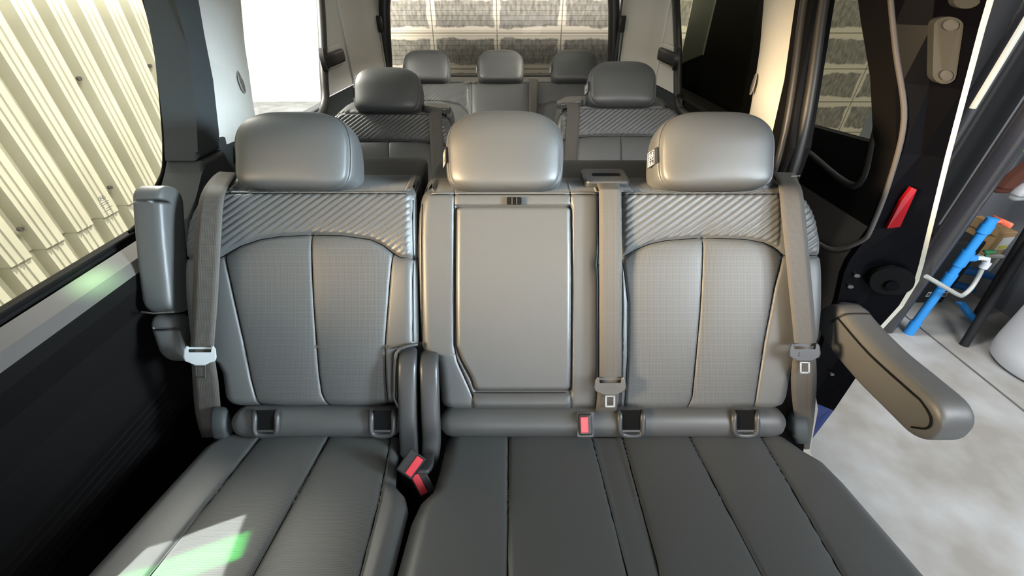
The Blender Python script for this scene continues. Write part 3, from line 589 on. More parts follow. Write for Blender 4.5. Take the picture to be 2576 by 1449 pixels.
# pop-out window latches on the quarter windows
for X, y, s, nm in ((-0.862, 2.17, 1, 'left'), (0.775, 2.24, -1, 'right')):
    r_ = root('window_latch', (X, y, -0.225), 'black window latch on the rubber edge of the %s rear quarter window' % ('bright' if s > 0 else 'block-wall-facing'), 'latch')
    G().add(*loft([(X - s * 0.01, y - 0.035, -0.235), (X + s * 0.02, y + 0.03, -0.225), (X + s * 0.02, y + 0.16, -0.222)], 0.028, 0.013, axisv=(0, 0, 1))).obj('handle', M['rubber'], r_)
    G().add(*tube([(X - s * 0.012, y - 0.035, -0.225), (X + s * 0.006, y - 0.03, -0.225)], 0.05, 20)).obj('escutcheon', M['rubber'], r_)
    G().add(*loft([(X - s * 0.002, y + 0.02, -0.225), (X - s * 0.003, y + 0.2, -0.222)], 0.045, 0.008, axisv=(0, 0, 1))).obj('recess_plate', M['fabric'], r_)
# tailgate
OUT = [(-0.95, -1.2), (0.90, -1.2), (0.90, 0.16), (-0.95, 0.16)]
wl_, wr_, zb = -0.79, 0.635, -0.407
g = G()
g.add(*box((-0.95, 3.0, -1.2), (0.90, 3.05, zb), 0.004)); g.add(*box((-0.95, 2.995, zb), (-0.80, 3.05, 0.16))); g.add(*box((0.665, 2.995, zb), (0.9, 3.05, 0.16)))
struct(g.obj('wall_rear', M['trimblack'], smooth=False))
RW = [(wl_, zb), (wr_, zb), (0.61, -0.2), (0.585, 0.0), (0.52, 0.13), (-0.67, 0.13), (-0.738, 0.0), (-0.765, -0.2)]
w3 = struct(mk('window_3', *prism(RW, xz(3.02), 0, 0.004), M['glass'], smooth=False))
def rring(poly, r, X=None, Y=None):
    pts = []; n = len(poly)
    for i in range(n):
        a, b, c = np.array(poly[i - 1]), np.array(poly[i]), np.array(poly[(i + 1) % n])
        p0 = b + (a - b) / np.linalg.norm(a - b) * min(r, np.linalg.norm(a - b) / 2); p1 = b + (c - b) / np.linalg.norm(c - b) * min(r, np.linalg.norm(c - b) / 2)
        for t in (0, 0.33, 0.66, 1): q = (1 - t) ** 2 * p0 + 2 * t * (1 - t) * b + t * t * p1; pts.append((q[0], Y, q[1]) if X is None else (X, q[0], q[1]))
    return pts
fr = [(wl_ - 0.025, zb - 0.02), (wr_ + 0.025, zb - 0.02), (0.637, -0.2), (0.61, 0.0), (0.56, 0.15), (-0.70, 0.15), (-0.765, 0.0), (-0.792, -0.2)]
G().add(*tube(rring(fr, 0.06, Y=2.99), 0.034, 14, True)).obj('window_frame', M['rubber'], w3)
g = G()
for i in range(16):
    z = zb + 0.012 + i * 0.0265; f = (z - zb) / 0.407; g.add(*tube([(wl_ + 0.055 * f, 3.016, z), (wr_ - 0.05 * f, 3.016, z)], 0.0007, 5))
g.obj('defroster_line', M['tongue'], w3)
# belt hangers at the tailgate corners
for X, s, nm in ((-0.80, 1, 'left'), (0.665, -1, 'right')):
    r_ = root('hanging_seat_belt', (X, 2.93, -0.45), 'dark seat belt hanging from its guide at the %s edge of the rear window' % ('bright' if s > 0 else 'shaded'), 'seat belt', 'belts hanging beside the rear window')
    r_['label'] = 'dark seat belt hanging at the rear window, by the %s' % ('overexposed quarter window' if s > 0 else 'quarter window showing blocks')
    G().add(*loft([(X, 2.93, -0.16), (X + s * 0.005, 2.92, -0.11), (X, 2.93, -0.075)], 0.019, 0.012, axisv=(0.9, -0.43 * s, 0))).obj('guide_loop', M['rubber'], r_)
    for dx in (-0.013, 0.015): G().add(*ribbon([(X + dx - 0.009, 2.93, -0.14), (X + dx * 1.15 - 0.009, 2.93, -0.45)], [(X + dx + 0.007, 2.93, -0.14), (X + dx * 1.15 + 0.007, 2.93, -0.45)])).obj('webbing', M['trimdark'], r_)
# right aperture seal (black strip round the door opening) and lower sill
AP = [(-0.36, 1.245), (-0.187, 1.29), (0.0, 1.375), (0.16, 1.42)]
ap = struct(mk('trim_6', *prism([(1.42, 0.16), (1.375, 0.0), (1.30, -0.187), (1.255, -0.34), (1.25, -1.2), (1.14, -1.2), (1.155, -0.5), (1.165, -0.34), (1.225, -0.187), (1.30, 0.0), (1.33, 0.16)], yz(0.78), 0, 0.06, 0.01, 3), M['trimblack'], smooth=False))
for dx, r in ((0.0, 0.012), (0.03, 0.014)):
    G().add(*tube(smooth_path([(0.78 + dx, 1.375 - dx, 0.16), (0.78 + dx, 1.33 - dx, 0.0), (0.78 + dx, 1.25 - dx, -0.187), (0.78 + dx, 1.20 - dx, -0.34), (0.78 + dx, 1.185 - dx, -0.5), (0.78 + dx, 1.175 - dx, -1.15)], 5), r, 12)).obj('door_seal', M['rubber'], ap)
M['plate'] = mat('dull_plate', (0.032, 0.032, 0.028), 0.55, spec=0.3); M['band'] = mat('grey_band', (0.16, 0.17, 0.16), 0.6); M['ledge2'] = mat('taupe_panel', (0.075, 0.066, 0.06), 0.6, spec=0.3)
# ------------------------------------------------------------------ sliding door, slid open outside the body
zl = [-1.42, -1.2, -1.0, -0.93, -0.85, -0.75, -0.66, -0.61, -0.5, -0.41, -0.31, -0.16, -0.045, 0.14]
xo = pl([(-1.42, 1.13), (-1.2, 1.155), (-1.0, 1.165), (-0.93, 1.165), (-0.87, 1.145), (-0.80, 1.165), (-0.7, 1.185), (-0.61, 1.16), (-0.31, 1.05), (-0.045, 0.958), (0.14, 0.90)])
yf = pl([(-1.42, 0.93), (-0.9, 0.96), (-0.6, 0.975), (0.14, 0.975)])
yc = pl([(-1.42, 1.0), (-0.65, 1.01), (-0.5, 0.985), (-0.232, 1.03), (-0.036, 1.12), (0.14, 1.19)])
xi = pl([(-1.42, 1.02), (-1.0, 1.04), (-0.78, 1.005), (-0.62, 0.962), (-0.3, 0.958), (-0.045, 0.873), (0.14, 0.815)])
wy = pl([(-0.42, 1.085), (-0.25, 1.137), (-0.119, 1.187), (0.0, 1.258), (0.14, 1.32)])   # front edge of the door window
V = []; Fc = []; mi = []
for z in zl:
    o_, f_, c_, i_ = float(xo(z)), float(yf(z)), float(yc(z)), float(xi(z))
    inner = float(wy(z)) if z > -0.4 else 2.45
    V += [(i_ + 0.03, inner, z), (i_, inner - 0.012, z), (i_, c_ + 0.012, z), (i_ + 0.006, c_, z), ((i_ + o_) / 2, (f_ + c_) / 2 + 0.012, z), (o_ - 0.012, f_ + 0.006, z), (o_ - 0.004, f_, z), (o_, f_ + 0.004, z), (o_, 2.45, z)]
n = 9
for i in range(len(zl) - 1):
    for k in range(n - 1):
        if zl[i] < -0.41 < zl[i + 1] or True:
            Fc.append((i * n + k, i * n + k + 1, (i + 1) * n + k + 1, (i + 1) * n + k)); mi.append((0 if zl[i] > -0.6 else 4) if k <= 1 else (1 if k < 5 else ((2 if zl[i] > -0.95 else 1) if k < 7 else 3)) if zl[i] > -1.3 or k < 4 else 3)
# drop the outer skin above the belt so that the window stays open
keep = [j for j, f in enumerate(Fc) if not (j % 8 == 7 and zl[j // 8] >= -0.42)]
Fc = [Fc[j] for j in keep]; mi = [mi[j] for j in keep]
door = struct(mk('door_1', V, Fc, [M['trimblack'], M['gloss'], M['edge'], M['bluepaint'], M['ledge2']], midx=mi, smooth=False))
V, Fc = box((0.90, 1.55, -0.50), (0.96, 2.46, 0.14), 0.01); mk('rear_stile', V, Fc, M['trimblack'], door, smooth=False)
mk('grey_band', *prism([(2.2, 0.14), (2.47, 0.14), (2.47, -0.28), (2.2, -0.21)], yz(0.893), 0, 0.03, 0.004), M['band'], door, smooth=False)
dw = mk('door_window', *prism([(1.085, -0.42), (1.6, -0.42), (1.6, 0.14), (1.32, 0.14), (1.258, 0.0), (1.187, -0.119), (1.137, -0.25)], yz(0.975), 0, 0.004), M['tint'], door, smooth=False)
G().add(*tube(smooth_path([(0.965, 1.56, -0.412), (0.965, 1.4, -0.41), (0.965, 1.345, -0.402), (0.965, 1.10, -0.425), (0.965, 1.115, -0.3), (0.965, 1.16, -0.2), (0.965, 1.25, 0.0)], 6), 0.012, 10)).obj('window_seal', M['rubber'], dw)
# grey trim bead along the contour, armrest panel below
G().add(*tube(smooth_path([(float(xi(z)) + 0.004, float(yc(z)) + 0.004, z) for z in (0.12, 0.0, -0.1, -0.232, -0.37, -0.5, -0.54)] + [(0.955, 1.03, -0.585), (0.95, 1.08, -0.61), (0.95, 1.2, -0.62)], 6), 0.006, 10)).obj('trim_bead', M['ledge'], door)
# hardware on the door's front edge
def edge_fn(z0):                            # local frame on the slanted front face
    def f(a, b, t):
        z = z0 + b; o_, f_, c_, i_ = float(xo(z)), float(yf(z)), float(yc(z)), float(xi(z)); k = a
        return (i_ + (o_ - i_) * k + 0.0, c_ + (f_ - c_) * k + 0.004 - t, z)
    return f
def rrect(a0, b0, a1, b1, r, n=4, asp=1.0):
    out = []
    for cx, cy, q0 in ((a1 - r * asp, b1 - r, 0), (a0 + r * asp, b1 - r, 90), (a0 + r * asp, b0 + r, 180), (a1 - r * asp, b0 + r, 270)):
        for k in range(n + 1): q = math.radians(q0 + 90 * k / n); out.append((cx + r * asp * math.cos(q), cy + r * math.sin(q)))
    return out
M['plate_'] = mat('dull_plate', (0.07, 0.07, 0.062), 0.5)
pln = mk('hinge_plate', *prism(rrect(0.42, -0.062, 0.72, 0.062, 0.017, 5, 9), edge_fn(-0.09), 0, 0.016, 0.003), M['plate'], door, smooth=False)
for dz in (-0.045, 0.047): mk('plate_bolt', *prism(rrect(0.49, -0.010, 0.65, 0.010, 0.0099, 5, 8), edge_fn(-0.09 + dz), 0.014, 0.022, 0.002), M['plastic'], pln, smooth=False)
mk('round_stop', *prism(rrect(0.58, -0.014, 0.82, 0.014, 0.0139, 5, 8.4), edge_fn(0.0), 0, 0.018, 0.003), M['plate'], door, smooth=False)
tag(mk('reflector', *prism([(0.22, -0.055), (0.42, -0.05), (0.50, 0.05), (0.40, 0.055), (0.30, 0.02)], edge_fn(-0.44), 0, 0.010, 0.002), M['reflector'], door, smooth=False), 'red reflector')
pod = mk('roller_housing', *prism(rrect(0.34, -0.05, 0.90, 0.04, 0.04, 6, 6), edge_fn(-0.66), -0.004, 0.014, 0.008, 4), M['deep'], door, smooth=False)
mk('roller', *prism(rrect(0.52, -0.03, 0.70, 0.0, 0.0149, 5, 6), edge_fn(-0.66), 0.012, 0.022, 0.004), M['gloss'], pod, smooth=False)
lt = mk('door_latch', *prism(rrect(0.04, -0.05, 0.42, 0.04, 0.016, 4, 6), edge_fn(-0.80), 0, 0.012, 0.003), M['plate'], door, smooth=False)
mk('latch_slot', *prism(rrect(0.12, -0.035, 0.32, 0.025, 0.012, 4, 6), edge_fn(-0.80), 0.008, 0.0135), M['deep'], lt, smooth=False)
for k, z in ((0.15, -0.66), (0.10, -0.70), (0.45, -1.05)): mk('bolt', *prism(rrect(k, -0.006, k + 0.08, 0.006, 0.0059, 4, 7), edge_fn(z), 0, 0.008, 0.002), M['steel'], door, smooth=False)
mk('lower_slot', *prism(rrect(0.25, -0.03, 0.42, 0.03, 0.012, 4, 6), edge_fn(-1.19), 0, 0.006, 0.002), M['plate'], door, smooth=False)

# ------------------------------------------------------------------ second-row seats (nearest the camera)
SEAM = lambda poly, dep=0.0050, wd=3.0, pw=32: (poly, dep, wd, pw)
PIPE = lambda poly: (poly, 0.0026, 2.6, 5)
seat = root('single_seat', (-0.47, 0.5, -1.2), 'grey leather single seat at the window side with upright black armrest and quilted shoulders', 'seat')
arch1 = pl([(455, 648), (545, 648), (570, 634), (600, 618), (650, 602), (700, 594), (780, 590), (860, 592), (930, 602), (960, 616), (985, 636), (1005, 648), (1050, 648)])
S = [SEAM([(455, 648), (545, 648), (570, 634), (600, 618), (650, 602), (700, 594), (780, 590), (860, 592), (930, 602), (960, 616), (985, 636), (1005, 648), (1050, 648)], 0.0055, 4, 20),
     SEAM([(560, 645), (575, 700), (595, 790), (610, 860), (628, 960), (645, 1030)]), SEAM([(985, 640), (976, 760), (967, 870), (968, 960), (972, 1030)]), SEAM([(780, 590), (788, 760), (800, 940), (806, 990), (822, 1030)], 0.004),
     PIPE([(562, 486), (1020, 486)]), ([(1036, 500), (1038, 860)], 0.0014, 2.2, 4)]
Lf = pl([(478, 556), (480, 536), (484, 522), (490, 508), (505, 492), (525, 480), (560, 466), (600, 459), (650, 455), (750, 460), (850, 470), (880, 478), (915, 535), (940, 549), (1000, 556), (1020, 566), (1027, 582)])
Rf = pl([(478, 1028), (482, 1036), (490, 1041), (520, 1043), (860, 1049), (868, 1046), (876, 1002), (886, 995), (1010, 990), (1020, 986), (1027, 972)])
rows = axis(478, 1027, 2.4, 1.5, 26)
perf1 = inside([(575, 700), (566, 645), (650, 604), (780, 592), (930, 604), (983, 642), (967, 870), (972, 1025), (645, 1025), (610, 860)])
hf = back_height(S, arch1, [(464, 1034)], 30, lambda A, B: 0.006 * np.sin(np.clip((B - 478) / 549, 0, 1) * math.pi))
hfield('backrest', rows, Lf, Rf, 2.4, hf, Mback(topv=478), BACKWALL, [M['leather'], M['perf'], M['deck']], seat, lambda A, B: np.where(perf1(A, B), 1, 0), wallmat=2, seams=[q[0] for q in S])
headrest(seat, -0.472, 0.300, 0.262, 0.172, 0.862, 0.105)
CS, CC = math.sin(math.radians(12)), math.cos(math.radians(12))
yb = lambda Y: (0.57 - Y) / CC / PXM
ax_ = lambda x: 1288 + x / PXM
def Mcush(a, b, h):
    s = b * PXM; drop = np.clip(s - 0.46, 0, 1) ** 2 * 3.0
    return np.stack([(a - 1288) * PXM, 0.57 - s * CC + h * CS, -0.797 + s * CS + h * CC - drop], -1)
def cush_height(seams, er=34, groove=0.0035):
    def f(A, B, L, R):
        e = np.minimum(A - L, R - A); h = -rnd(e, er) * PXM * 0.9 - rnd(B - B.min(), 16) * PXM - rnd(B.max() - B, 60) * PXM
        for poly, dep, wd, pw in seams:
            D = dist_poly(A, B, poly); h = h - dep * np.exp(-(D / wd) ** 2) - dep * 1.4 * np.exp(-D / pw)
        return h
    return f
yy = lambda *p: pl([(yb(y), ax_(x)) for x, y in p])
sm = lambda *p: [(ax_(x), yb(y)) for x, y in p]
CW = [(0, -0.03), (0, -0.08), (4, -0.12)]
seam_cl = [sm((-0.565, 0.57), (-0.571, 0.26), (-0.571, 0)), sm((-0.412, 0.57), (-0.409, 0.26), (-0.405, 0)), sm((-0.275, 0.57), (-0.25, 0.4), (-0.24, 0.26), (-0.24, 0.0))]
rows = axis(0, 640, 4, 2, 60); perfc = inside([seam_cl[0][0], seam_cl[0][-1], seam_cl[2][-1], seam_cl[2][1], seam_cl[2][0]])
hfield('cushion', rows, yy((-0.655, 0.57), (-0.675, 0.53), (-0.675, 0.1), (-0.66, 0.0)), yy((-0.25, 0.57), (-0.245, 0.5), (-0.232, 0.442), (-0.205, 0.415), (-0.194, 0.39), (-0.192, 0.26), (-0.20, 0)), 4,
       cush_height([(p, 0.0050, 3, 34) for p in seam_cl]), Mcush, CW, [M['leather'], M['perf']], seat, lambda A, B: np.where(perfc(A, B), 1, 0), seams=seam_cl)
def roll(parent, u0, u1, name='bolster_roll'):
    x0, x1 = (u0 - 1288) * PXM, (u1 - 1288) * PXM
    pts = [F(x0, -0.298, 0.922), F(x0 + 0.008, -0.298, 0.92)] + [F(x0 + 0.02 + (x1 - x0 - 0.04) * i / 10, -0.298, 0.92) for i in range(11)] + [F(x1 - 0.008, -0.298, 0.92), F(x1, -0.298, 0.922)]
    return mk(name, *tube(pts, [0.022, 0.031] + [0.035] * 11 + [0.031, 0.022], 28), M['leather'], parent)
def bezel(parent, uc, w=56, v0=1034, v1=1096):
    q = lambda u, v, d: P(u, v, d); hw = w / 2; d = 0.884
    pts = [q(uc - hw, v0, d + 0.012), q(uc - hw, v0 + 14, d), q(uc - hw, v1 - 14, d), q(uc - hw + 8, v1 - 3, d + 0.003), q(uc, v1, d + 0.004), q(uc + hw - 8, v1 - 3, d + 0.003), q(uc + hw, v1 - 14, d), q(uc + hw, v0 + 14, d), q(uc + hw, v0, d + 0.012)]
    o = mk('anchor_bezel', *tube(smooth_path(pts, 4), 0.0062, 12), M['plastic'], parent)
    mk('anchor_cavity', *prism([(uc - hw + 7, v0 - 2), (uc + hw - 7, v0 - 2), (uc + hw - 7, v1 - 14), (uc - hw + 7, v1 - 14)], lambda a, b, t: P(a, b, d + t), -0.001, 0.03), M['deep'], o, smooth=False)
    mk('anchor_bar', *prism([(uc - hw + 5, v1 - 15), (uc + hw - 5, v1 - 15), (uc + hw - 7, v1 - 8), (uc - hw + 7, v1 - 8)], lambda a, b, t: P(a, b, d + t), -0.003, 0.01, 0.001), M['plastic'], o, smooth=False)
roll(seat, 588, 1000); bezel(seat, 669); bezel(seat, 962)
def armrest(parent, path, hw, ht, name='armrest'):
    return mk(name, *loft(path, hw, ht, 40, 5.0), M['leather'], parent)
# left armrest folded up: a padded bar, its boot and crease
ar = armrest(seat, [F(-0.783, 0.225, 0.903), F(-0.783, 0.205, 0.905), F(-0.783, 0.10, 0.914), F(-0.780, -0.02, 0.926), F(-0.776, -0.055, 0.930)], 0.033, 0.036)
mk('armrest_boot', *loft([F(-0.776, -0.058, 0.930), F(-0.770, -0.09, 0.93), F(-0.755, -0.13, 0.93), F(-0.74, -0.16, 0.94)], 0.030, 0.034, 36, 3.5), M['leather'], ar)
mk('hem', *tube([F(-0.805, -0.052, 0.888), F(-0.775, -0.055, 0.883), F(-0.735, -0.052, 0.888)], 0.002, 8), M['tongue'], ar)
def cover(parent, pts, hw, ht=0.013, m='plastic', name='recliner_cover'):
    return mk(name, *loft([P(*p) for p in pts], hw, ht, 32, 4), M[m], parent)
cover(seat, [(1028, 882, 0.925), (1027, 905, 0.885), (1026, 950, 0.875), (1027, 1040, 0.878), (1029, 1100, 0.885), (1032, 1150, 0.89)], 0.0195)
mk('side_shield', *box((-0.72, 0.1, -1.2), (-0.69, 0.62, -0.86), 0.012), M['matt'], seat, smooth=False)
mk('seat_base', *box((-0.66, 0.12, -1.2), (-0.24, 0.58, -0.90), 0.01), M['matt'], seat, smooth=False)
cover(seat, [(556, 1030, 0.93), (560, 1060, 0.91), (566, 1095, 0.93)], 0.018, 0.02, 'trimdark', 'hinge_cap')
mk('recess_trim', *tube([P(*p) for p in ((1050, 866, 0.895), (1025, 870, 0.885), (1006, 877, 0.880), (996, 890, 0.882), (993, 940, 0.885), (991, 1000, 0.885), (1003, 1024, 0.89))], 0.004, 10), M['plastic'], seat)

bench = root('double_seat', (0.25, 0.5, -1.2), 'grey leather double seat by the open door with a fold-down centre armrest panel', 'seat')
yoke = [(1508, 665), (1568, 648), (1600, 628), (1640, 612), (1680, 604), (1770, 597), (1880, 601), (1925, 609), (1955, 622), (1976, 641), (1990, 643), (2080, 642)]
arch2 = pl(yoke)
S = [SEAM(yoke, 0.0055, 4, 20), SEAM([(1568, 650), (1580, 760), (1580, 900), (1573, 1040)], 0.0045), SEAM([(1772, 597), (1762, 780), (1750, 930), (1744, 1000), (1730, 1040)], 0.004), SEAM([(1974, 641), (1950, 725), (1925, 860), (1912, 960), (1902, 1040)], 0.005),
     PIPE([(1142, 482), (1142, 870), (1150, 910), (1172, 960), (1190, 1000), (1190, 1040)]), PIPE([(1436, 482), (1436, 1040)]), (([(1507, 482), (1507, 1000), (1502, 1040)]), 0.004, 3, 10), PIPE([(1190, 990), (1436, 990)]), PIPE([(1085, 488), (1980, 487)]), ([(1060, 510), (1059, 860)], 0.0014, 2.2, 4),
     ([(1566, 482), (1566, 640)], 0.004, 3, 8)]
flap_poly = [(1143, 513), (1441, 513), (1441, 988), (1192, 988), (1181, 955), (1156, 908), (1143, 872)]
fin = inside(flap_poly); closed = flap_poly + [flap_poly[0]]
def puff2(A, B):
    D = np.clip(dist_poly(A, B, closed) / 4, 0, 1); h = -0.011 * D * fin(A, B)
    ch = np.clip(np.minimum(A - 1507, 1566 - A) / 8, 0, 1); h = h - 0.005 * ch
    m = (A > 1190) & (A < 1436) & (B > 990); h = h + np.where(m, 0.005 * np.sin(np.clip((B - 990) / 45, 0, 1) * math.pi), 0)
    return h + 0.006 * np.sin(np.clip((B - 478) / 559, 0, 1) * math.pi) * (A > 1566)
Lf = pl([(480, 1082), (484, 1070), (490, 1062), (505, 1055), (540, 1049), (600, 1046), (760, 1050), (860, 1055), (880, 1060), (890, 1072), (896, 1092), (940, 1099), (1010, 1106), (1025, 1112), (1037, 1132)])
Rf = pl([(480, 1994), (484, 2012), (490, 2023), (505, 2040), (530, 2054), (560, 2064), (600, 2072), (650, 2076), (780, 2074), (850, 2068), (885, 2052), (905, 2022), (940, 1999), (1000, 1990), (1020, 1982), (1037, 1955)])
rows = axis(480, 1037, 2.4, 1.5, 26)
perf2 = inside([(1570, 650), (1600, 630), (1680, 606), (1770, 599), (1880, 603), (1955, 624), (1972, 642), (1950, 725), (1925, 860), (1902, 1033), (1573, 1033), (1580, 900)])
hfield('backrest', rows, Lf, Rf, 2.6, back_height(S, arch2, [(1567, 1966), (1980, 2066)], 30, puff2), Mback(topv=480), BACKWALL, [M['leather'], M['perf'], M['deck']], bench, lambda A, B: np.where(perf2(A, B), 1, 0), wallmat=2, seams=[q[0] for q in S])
fl = hfield('centre_armrest', axis(518, 984, 4, 1.5, 20), pl([(518, 1160), (520, 1153), (526, 1148), (700, 1147), (870, 1148), (905, 1161), (950, 1185), (976, 1193), (982, 1198), (984, 1206)]), pl([(518, 1424), (520, 1431), (526, 1436), (700, 1437), (976, 1436), (982, 1431), (984, 1422)]), 5,
            lambda A, B, L, R: 0.003 - rnd(np.minimum(A - L, R - A), 13) * PXM - rnd(B - 518, 13) * PXM - rnd(984 - B, 13) * PXM + 0.004 * np.sin(np.clip((B - 518) / 466, 0, 1) * math.pi), Mback(topv=-999), [(0, -0.006), (2, -0.012)], M['leather'], bench)
lp = mk('pull_strap', *prism(rrect(1275, 496, 1312, 515, 3), lambda a, b, t: P(a, b, 0.892 + t), 0, 0.008, 0.002), M['deep'], fl, smooth=False)
g = G()
for i in range(2): g.add(*prism([(1287 + i * 12, 497), (1289 + i * 12, 497), (1289 + i * 12, 514), (1287 + i * 12, 514)], lambda a, b, t: P(a, b, 0.8905 + t), 0, 0.003))
g.obj('stitching', M['tongue'], lp, False)
headrest(bench, -0.016, 0.300, 0.258, 0.176, 0.862, 0.105)
headrest(bench, 0.440, 0.300, 0.262, 0.172, 0.862, 0.105)
cushL = yy((-0.150, 0.57), (-0.152, 0.47), (-0.157, 0.425), (-0.176, 0.40), (-0.184, 0.362), (-0.187, 0.26), (-0.195, 0.0))
cushR = yy((0.62, 0.57), (0.64, 0.52), (0.66, 0.49), (0.664, 0.44), (0.660, 0.26), (0.66, 0.1), (0.64, 0.0))
seam_cr = [sm((-0.008, 0.57), (-0.006, 0)), sm((0.180, 0.57), (0.183, 0.26), (0.184, 0)), sm((0.249, 0.57), (0.234, 0.26), (0.225, 0)), sm((0.400, 0.57), (0.394, 0.26), (0.38, 0)), sm((0.562, 0.57), (0.545, 0.44), (0.52, 0.26), (0.48, 0))]
def ch2(A, B, L, R):
    h = cush_height([(p, 0.0050, 3, 36) for p in seam_cr], 44)(A, B, L, R); return h - 0.005 * np.clip(np.minimum(A - ax_(0.182), ax_(0.24) - A) / 10, 0, 1)
hfield('cushion', axis(0, 640, 4, 2, 60), cushL, cushR, 4.5, ch2, Mcush, CW, M['leather'], bench, seams=seam_cr)
roll(bench, 1114, 1972); bezel(bench, 1588, 58); bezel(bench, 1875, 58)
cover(bench, [(1083, 888, 0.925), (1080, 912, 0.885), (1081, 960, 0.875), (1084, 1050, 0.878), (1086, 1100, 0.885), (1083, 1150, 0.89), (1078, 1180, 0.90)], 0.0195)
cover(bench, [(2000, 1030, 0.96), (2004, 1070, 0.94), (2010, 1110, 0.95)], 0.02, 0.02, 'trimdark', 'hinge_cap')
M['shield'] = mat('grey_seat_shield', (0.30, 0.28, 0.24), 0.5)
mk('side_shield', *prism([(0.74, -0.72), (0.68, -0.69), (0.60, -0.76), (0.56, -0.86), (0.30, -0.93), (0.30, -1.0), (0.75, -1.0)], yz(0.675), 0, 0.02, 0.006), M['shield'], bench, smooth=False)
mk('seat_base', *box((-0.12, 0.12, -1.2), (0.62, 0.58, -0.90), 0.01), M['matt'], bench, smooth=False)
# right armrest folded down, with the crease round its side panel
ar = armrest(bench, [(0.752, 0.745, -0.575), (0.752, 0.70, -0.60), (0.755, 0.60, -0.612), (0.757, 0.52, -0.610), (0.758, 0.45, -0.607), (0.758, 0.43, -0.606)], 0.034, 0.046)
mk('crease', *tube(smooth_path([(0.7175, 0.70, -0.572), (0.7195, 0.60, -0.583), (0.7215, 0.50, -0.580), (0.7235, 0.475, -0.580), (0.7235, 0.448, -0.590), (0.7235, 0.442, -0.61), (0.7235, 0.46, -0.632)], 5), 0.0018, 8), M['deep'], ar)
guide = mk('belt_guide', *prism(rrect(0.163, 0.885, 0.268, 0.965, 0.016), lambda a, b, t: (a, b, -0.331 - t + 0.03 * (b - 0.885)), 0, 0.014, 0.005, 3), M['plastic'], bench, smooth=False)
mk('guide_slot', *prism(rrect(0.185, 0.915, 0.25, 0.932, 0.004), lambda a, b, t: (a, b, -0.3305 - t + 0.03 * (b - 0.885)), 0, 0.004), M['deep'], guide, smooth=False)
mk('buckle_recess', *prism(rrect(1450, 1036, 1495, 1101, 6), lambda a, b, t: P(a, b, 0.886 + t), 0, 0.01, 0.002), M['plastic'], bench, smooth=False)
mk('guide_clip', *tube([(0.63, 0.90, -0.325), (0.65, 0.90, -0.324)], 0.001, 8), M['steel'], bench)

# ------------------------------------------------------------------ seat belts and buckles of that row
def belt(loc, label, Lp, Rp, lowL=None, lowR=None, tng=None, body='tongue'):
    r = root('seat_belt', loc, label, 'seat belt', 'belts over the nearest seats')
    mk_ = lambda a, b, nm: G().add(*ribbon([P(*p) for p in a], [P(*p) for p in b])).obj(nm, M['web'], r)
    mk_(Lp, Rp, 'webbing')
    if lowL: mk_(lowL, lowR, 'lower_webbing')
    tongue(r, *tng, m_body=M[body]); return r
belt(P(520, 900, 0.88), 'grey belt over the outer shoulder of the single window-side seat, pale tongue',
     [(552, 432, 0.985), (535, 445, 0.955), (512, 476, 0.895), (498, 520, 0.878), (490, 600, 0.876), (484, 760, 0.874), (479, 888, 0.87)],
     [(595, 434, 0.985), (588, 447, 0.955), (570, 478, 0.89), (561, 520, 0.876), (556, 600, 0.874), (547, 760, 0.872), (537, 888, 0.868)],
     [(482, 900, 0.872), (485, 960, 0.89), (492, 1040, 0.93), (508, 1100, 0.95)], [(540, 900, 0.872), (549, 960, 0.89), (556, 1040, 0.93), (562, 1100, 0.95)], (503, 893, 0.864, 84), 'tonguelight')
belt(P(1535, 970, 0.88), 'grey belt from the slot on top of the double seat, hanging down its middle',
     [(1494, 436, 0.963), (1499, 455, 0.93), (1505, 474, 0.893), (1507, 500, 0.884), (1508, 700, 0.882), (1509, 965, 0.88)],
     [(1545, 435, 0.963), (1554, 455, 0.93), (1560, 474, 0.893), (1563, 500, 0.884), (1564, 700, 0.882), (1563, 962, 0.88)],
     [(1504, 975, 0.885), (1500, 1020, 0.888), (1497, 1040, 0.9)], [(1556, 975, 0.885), (1552, 1020, 0.888), (1550, 1040, 0.9)], (1535, 970, 0.876, 80))
belt(P(2025, 890, 0.88), 'grey belt over the outer shoulder of the double seat beside the folded-down armrest',
     [(1945, 433, 0.985), (1954, 452, 0.945), (1960, 478, 0.892), (1966, 540, 0.876), (1976, 640, 0.873), (1988, 760, 0.871), (1999, 872, 0.868)],
     [(2000, 435, 0.985), (2008, 456, 0.945), (2018, 482, 0.892), (2026, 540, 0.878), (2035, 640, 0.875), (2046, 760, 0.873), (2054, 870, 0.870)],
     [(1996, 890, 0.872), (1990, 960, 0.895), (1999, 1050, 0.93), (2024, 1130, 0.95)], [(2052, 890, 0.872), (2054, 960, 0.895), (2048, 1050, 0.93), (2036, 1130, 0.95)], (2025, 885, 0.864, 80), 'housing')
def buckle(u, v, d, ang, label, w=40, h=62, stalk=None):
    r = root('belt_buckle', P(u, v, d), label, 'buckle', 'red-button buckles of the nearest seats'); c, s = math.cos(ang), math.sin(ang)
    q = lambda a, b, t: P(u + a * c - b * s, v + a * s + b * c, d + t)
    mk('housing', *prism(rrect(-w / 2, -h / 2, w / 2, h / 2, 5), q, 0, 0.022, 0.003), M['housing'], r, smooth=False)
    tag(mk('release_button', *prism(rrect(-w / 2 + 5, -h / 2 + 6, -w / 2 + 24, h / 2 - 6, 2), q, -0.003, 0.01, 0.001), M['red'], r, smooth=False), 'red release button')
    if stalk: mk('stalk', *loft([P(*p) for p in stalk], 0.012, 0.006), M['plastic'], r)
    return r
buckle(1034, 1168, 0.80, 0.62 + math.pi, 'buckle with red button lying higher in the gap between the two seats', 48, 66, [(1030, 1150, 0.815), (1024, 1180, 0.84), (1030, 1230, 0.9)])
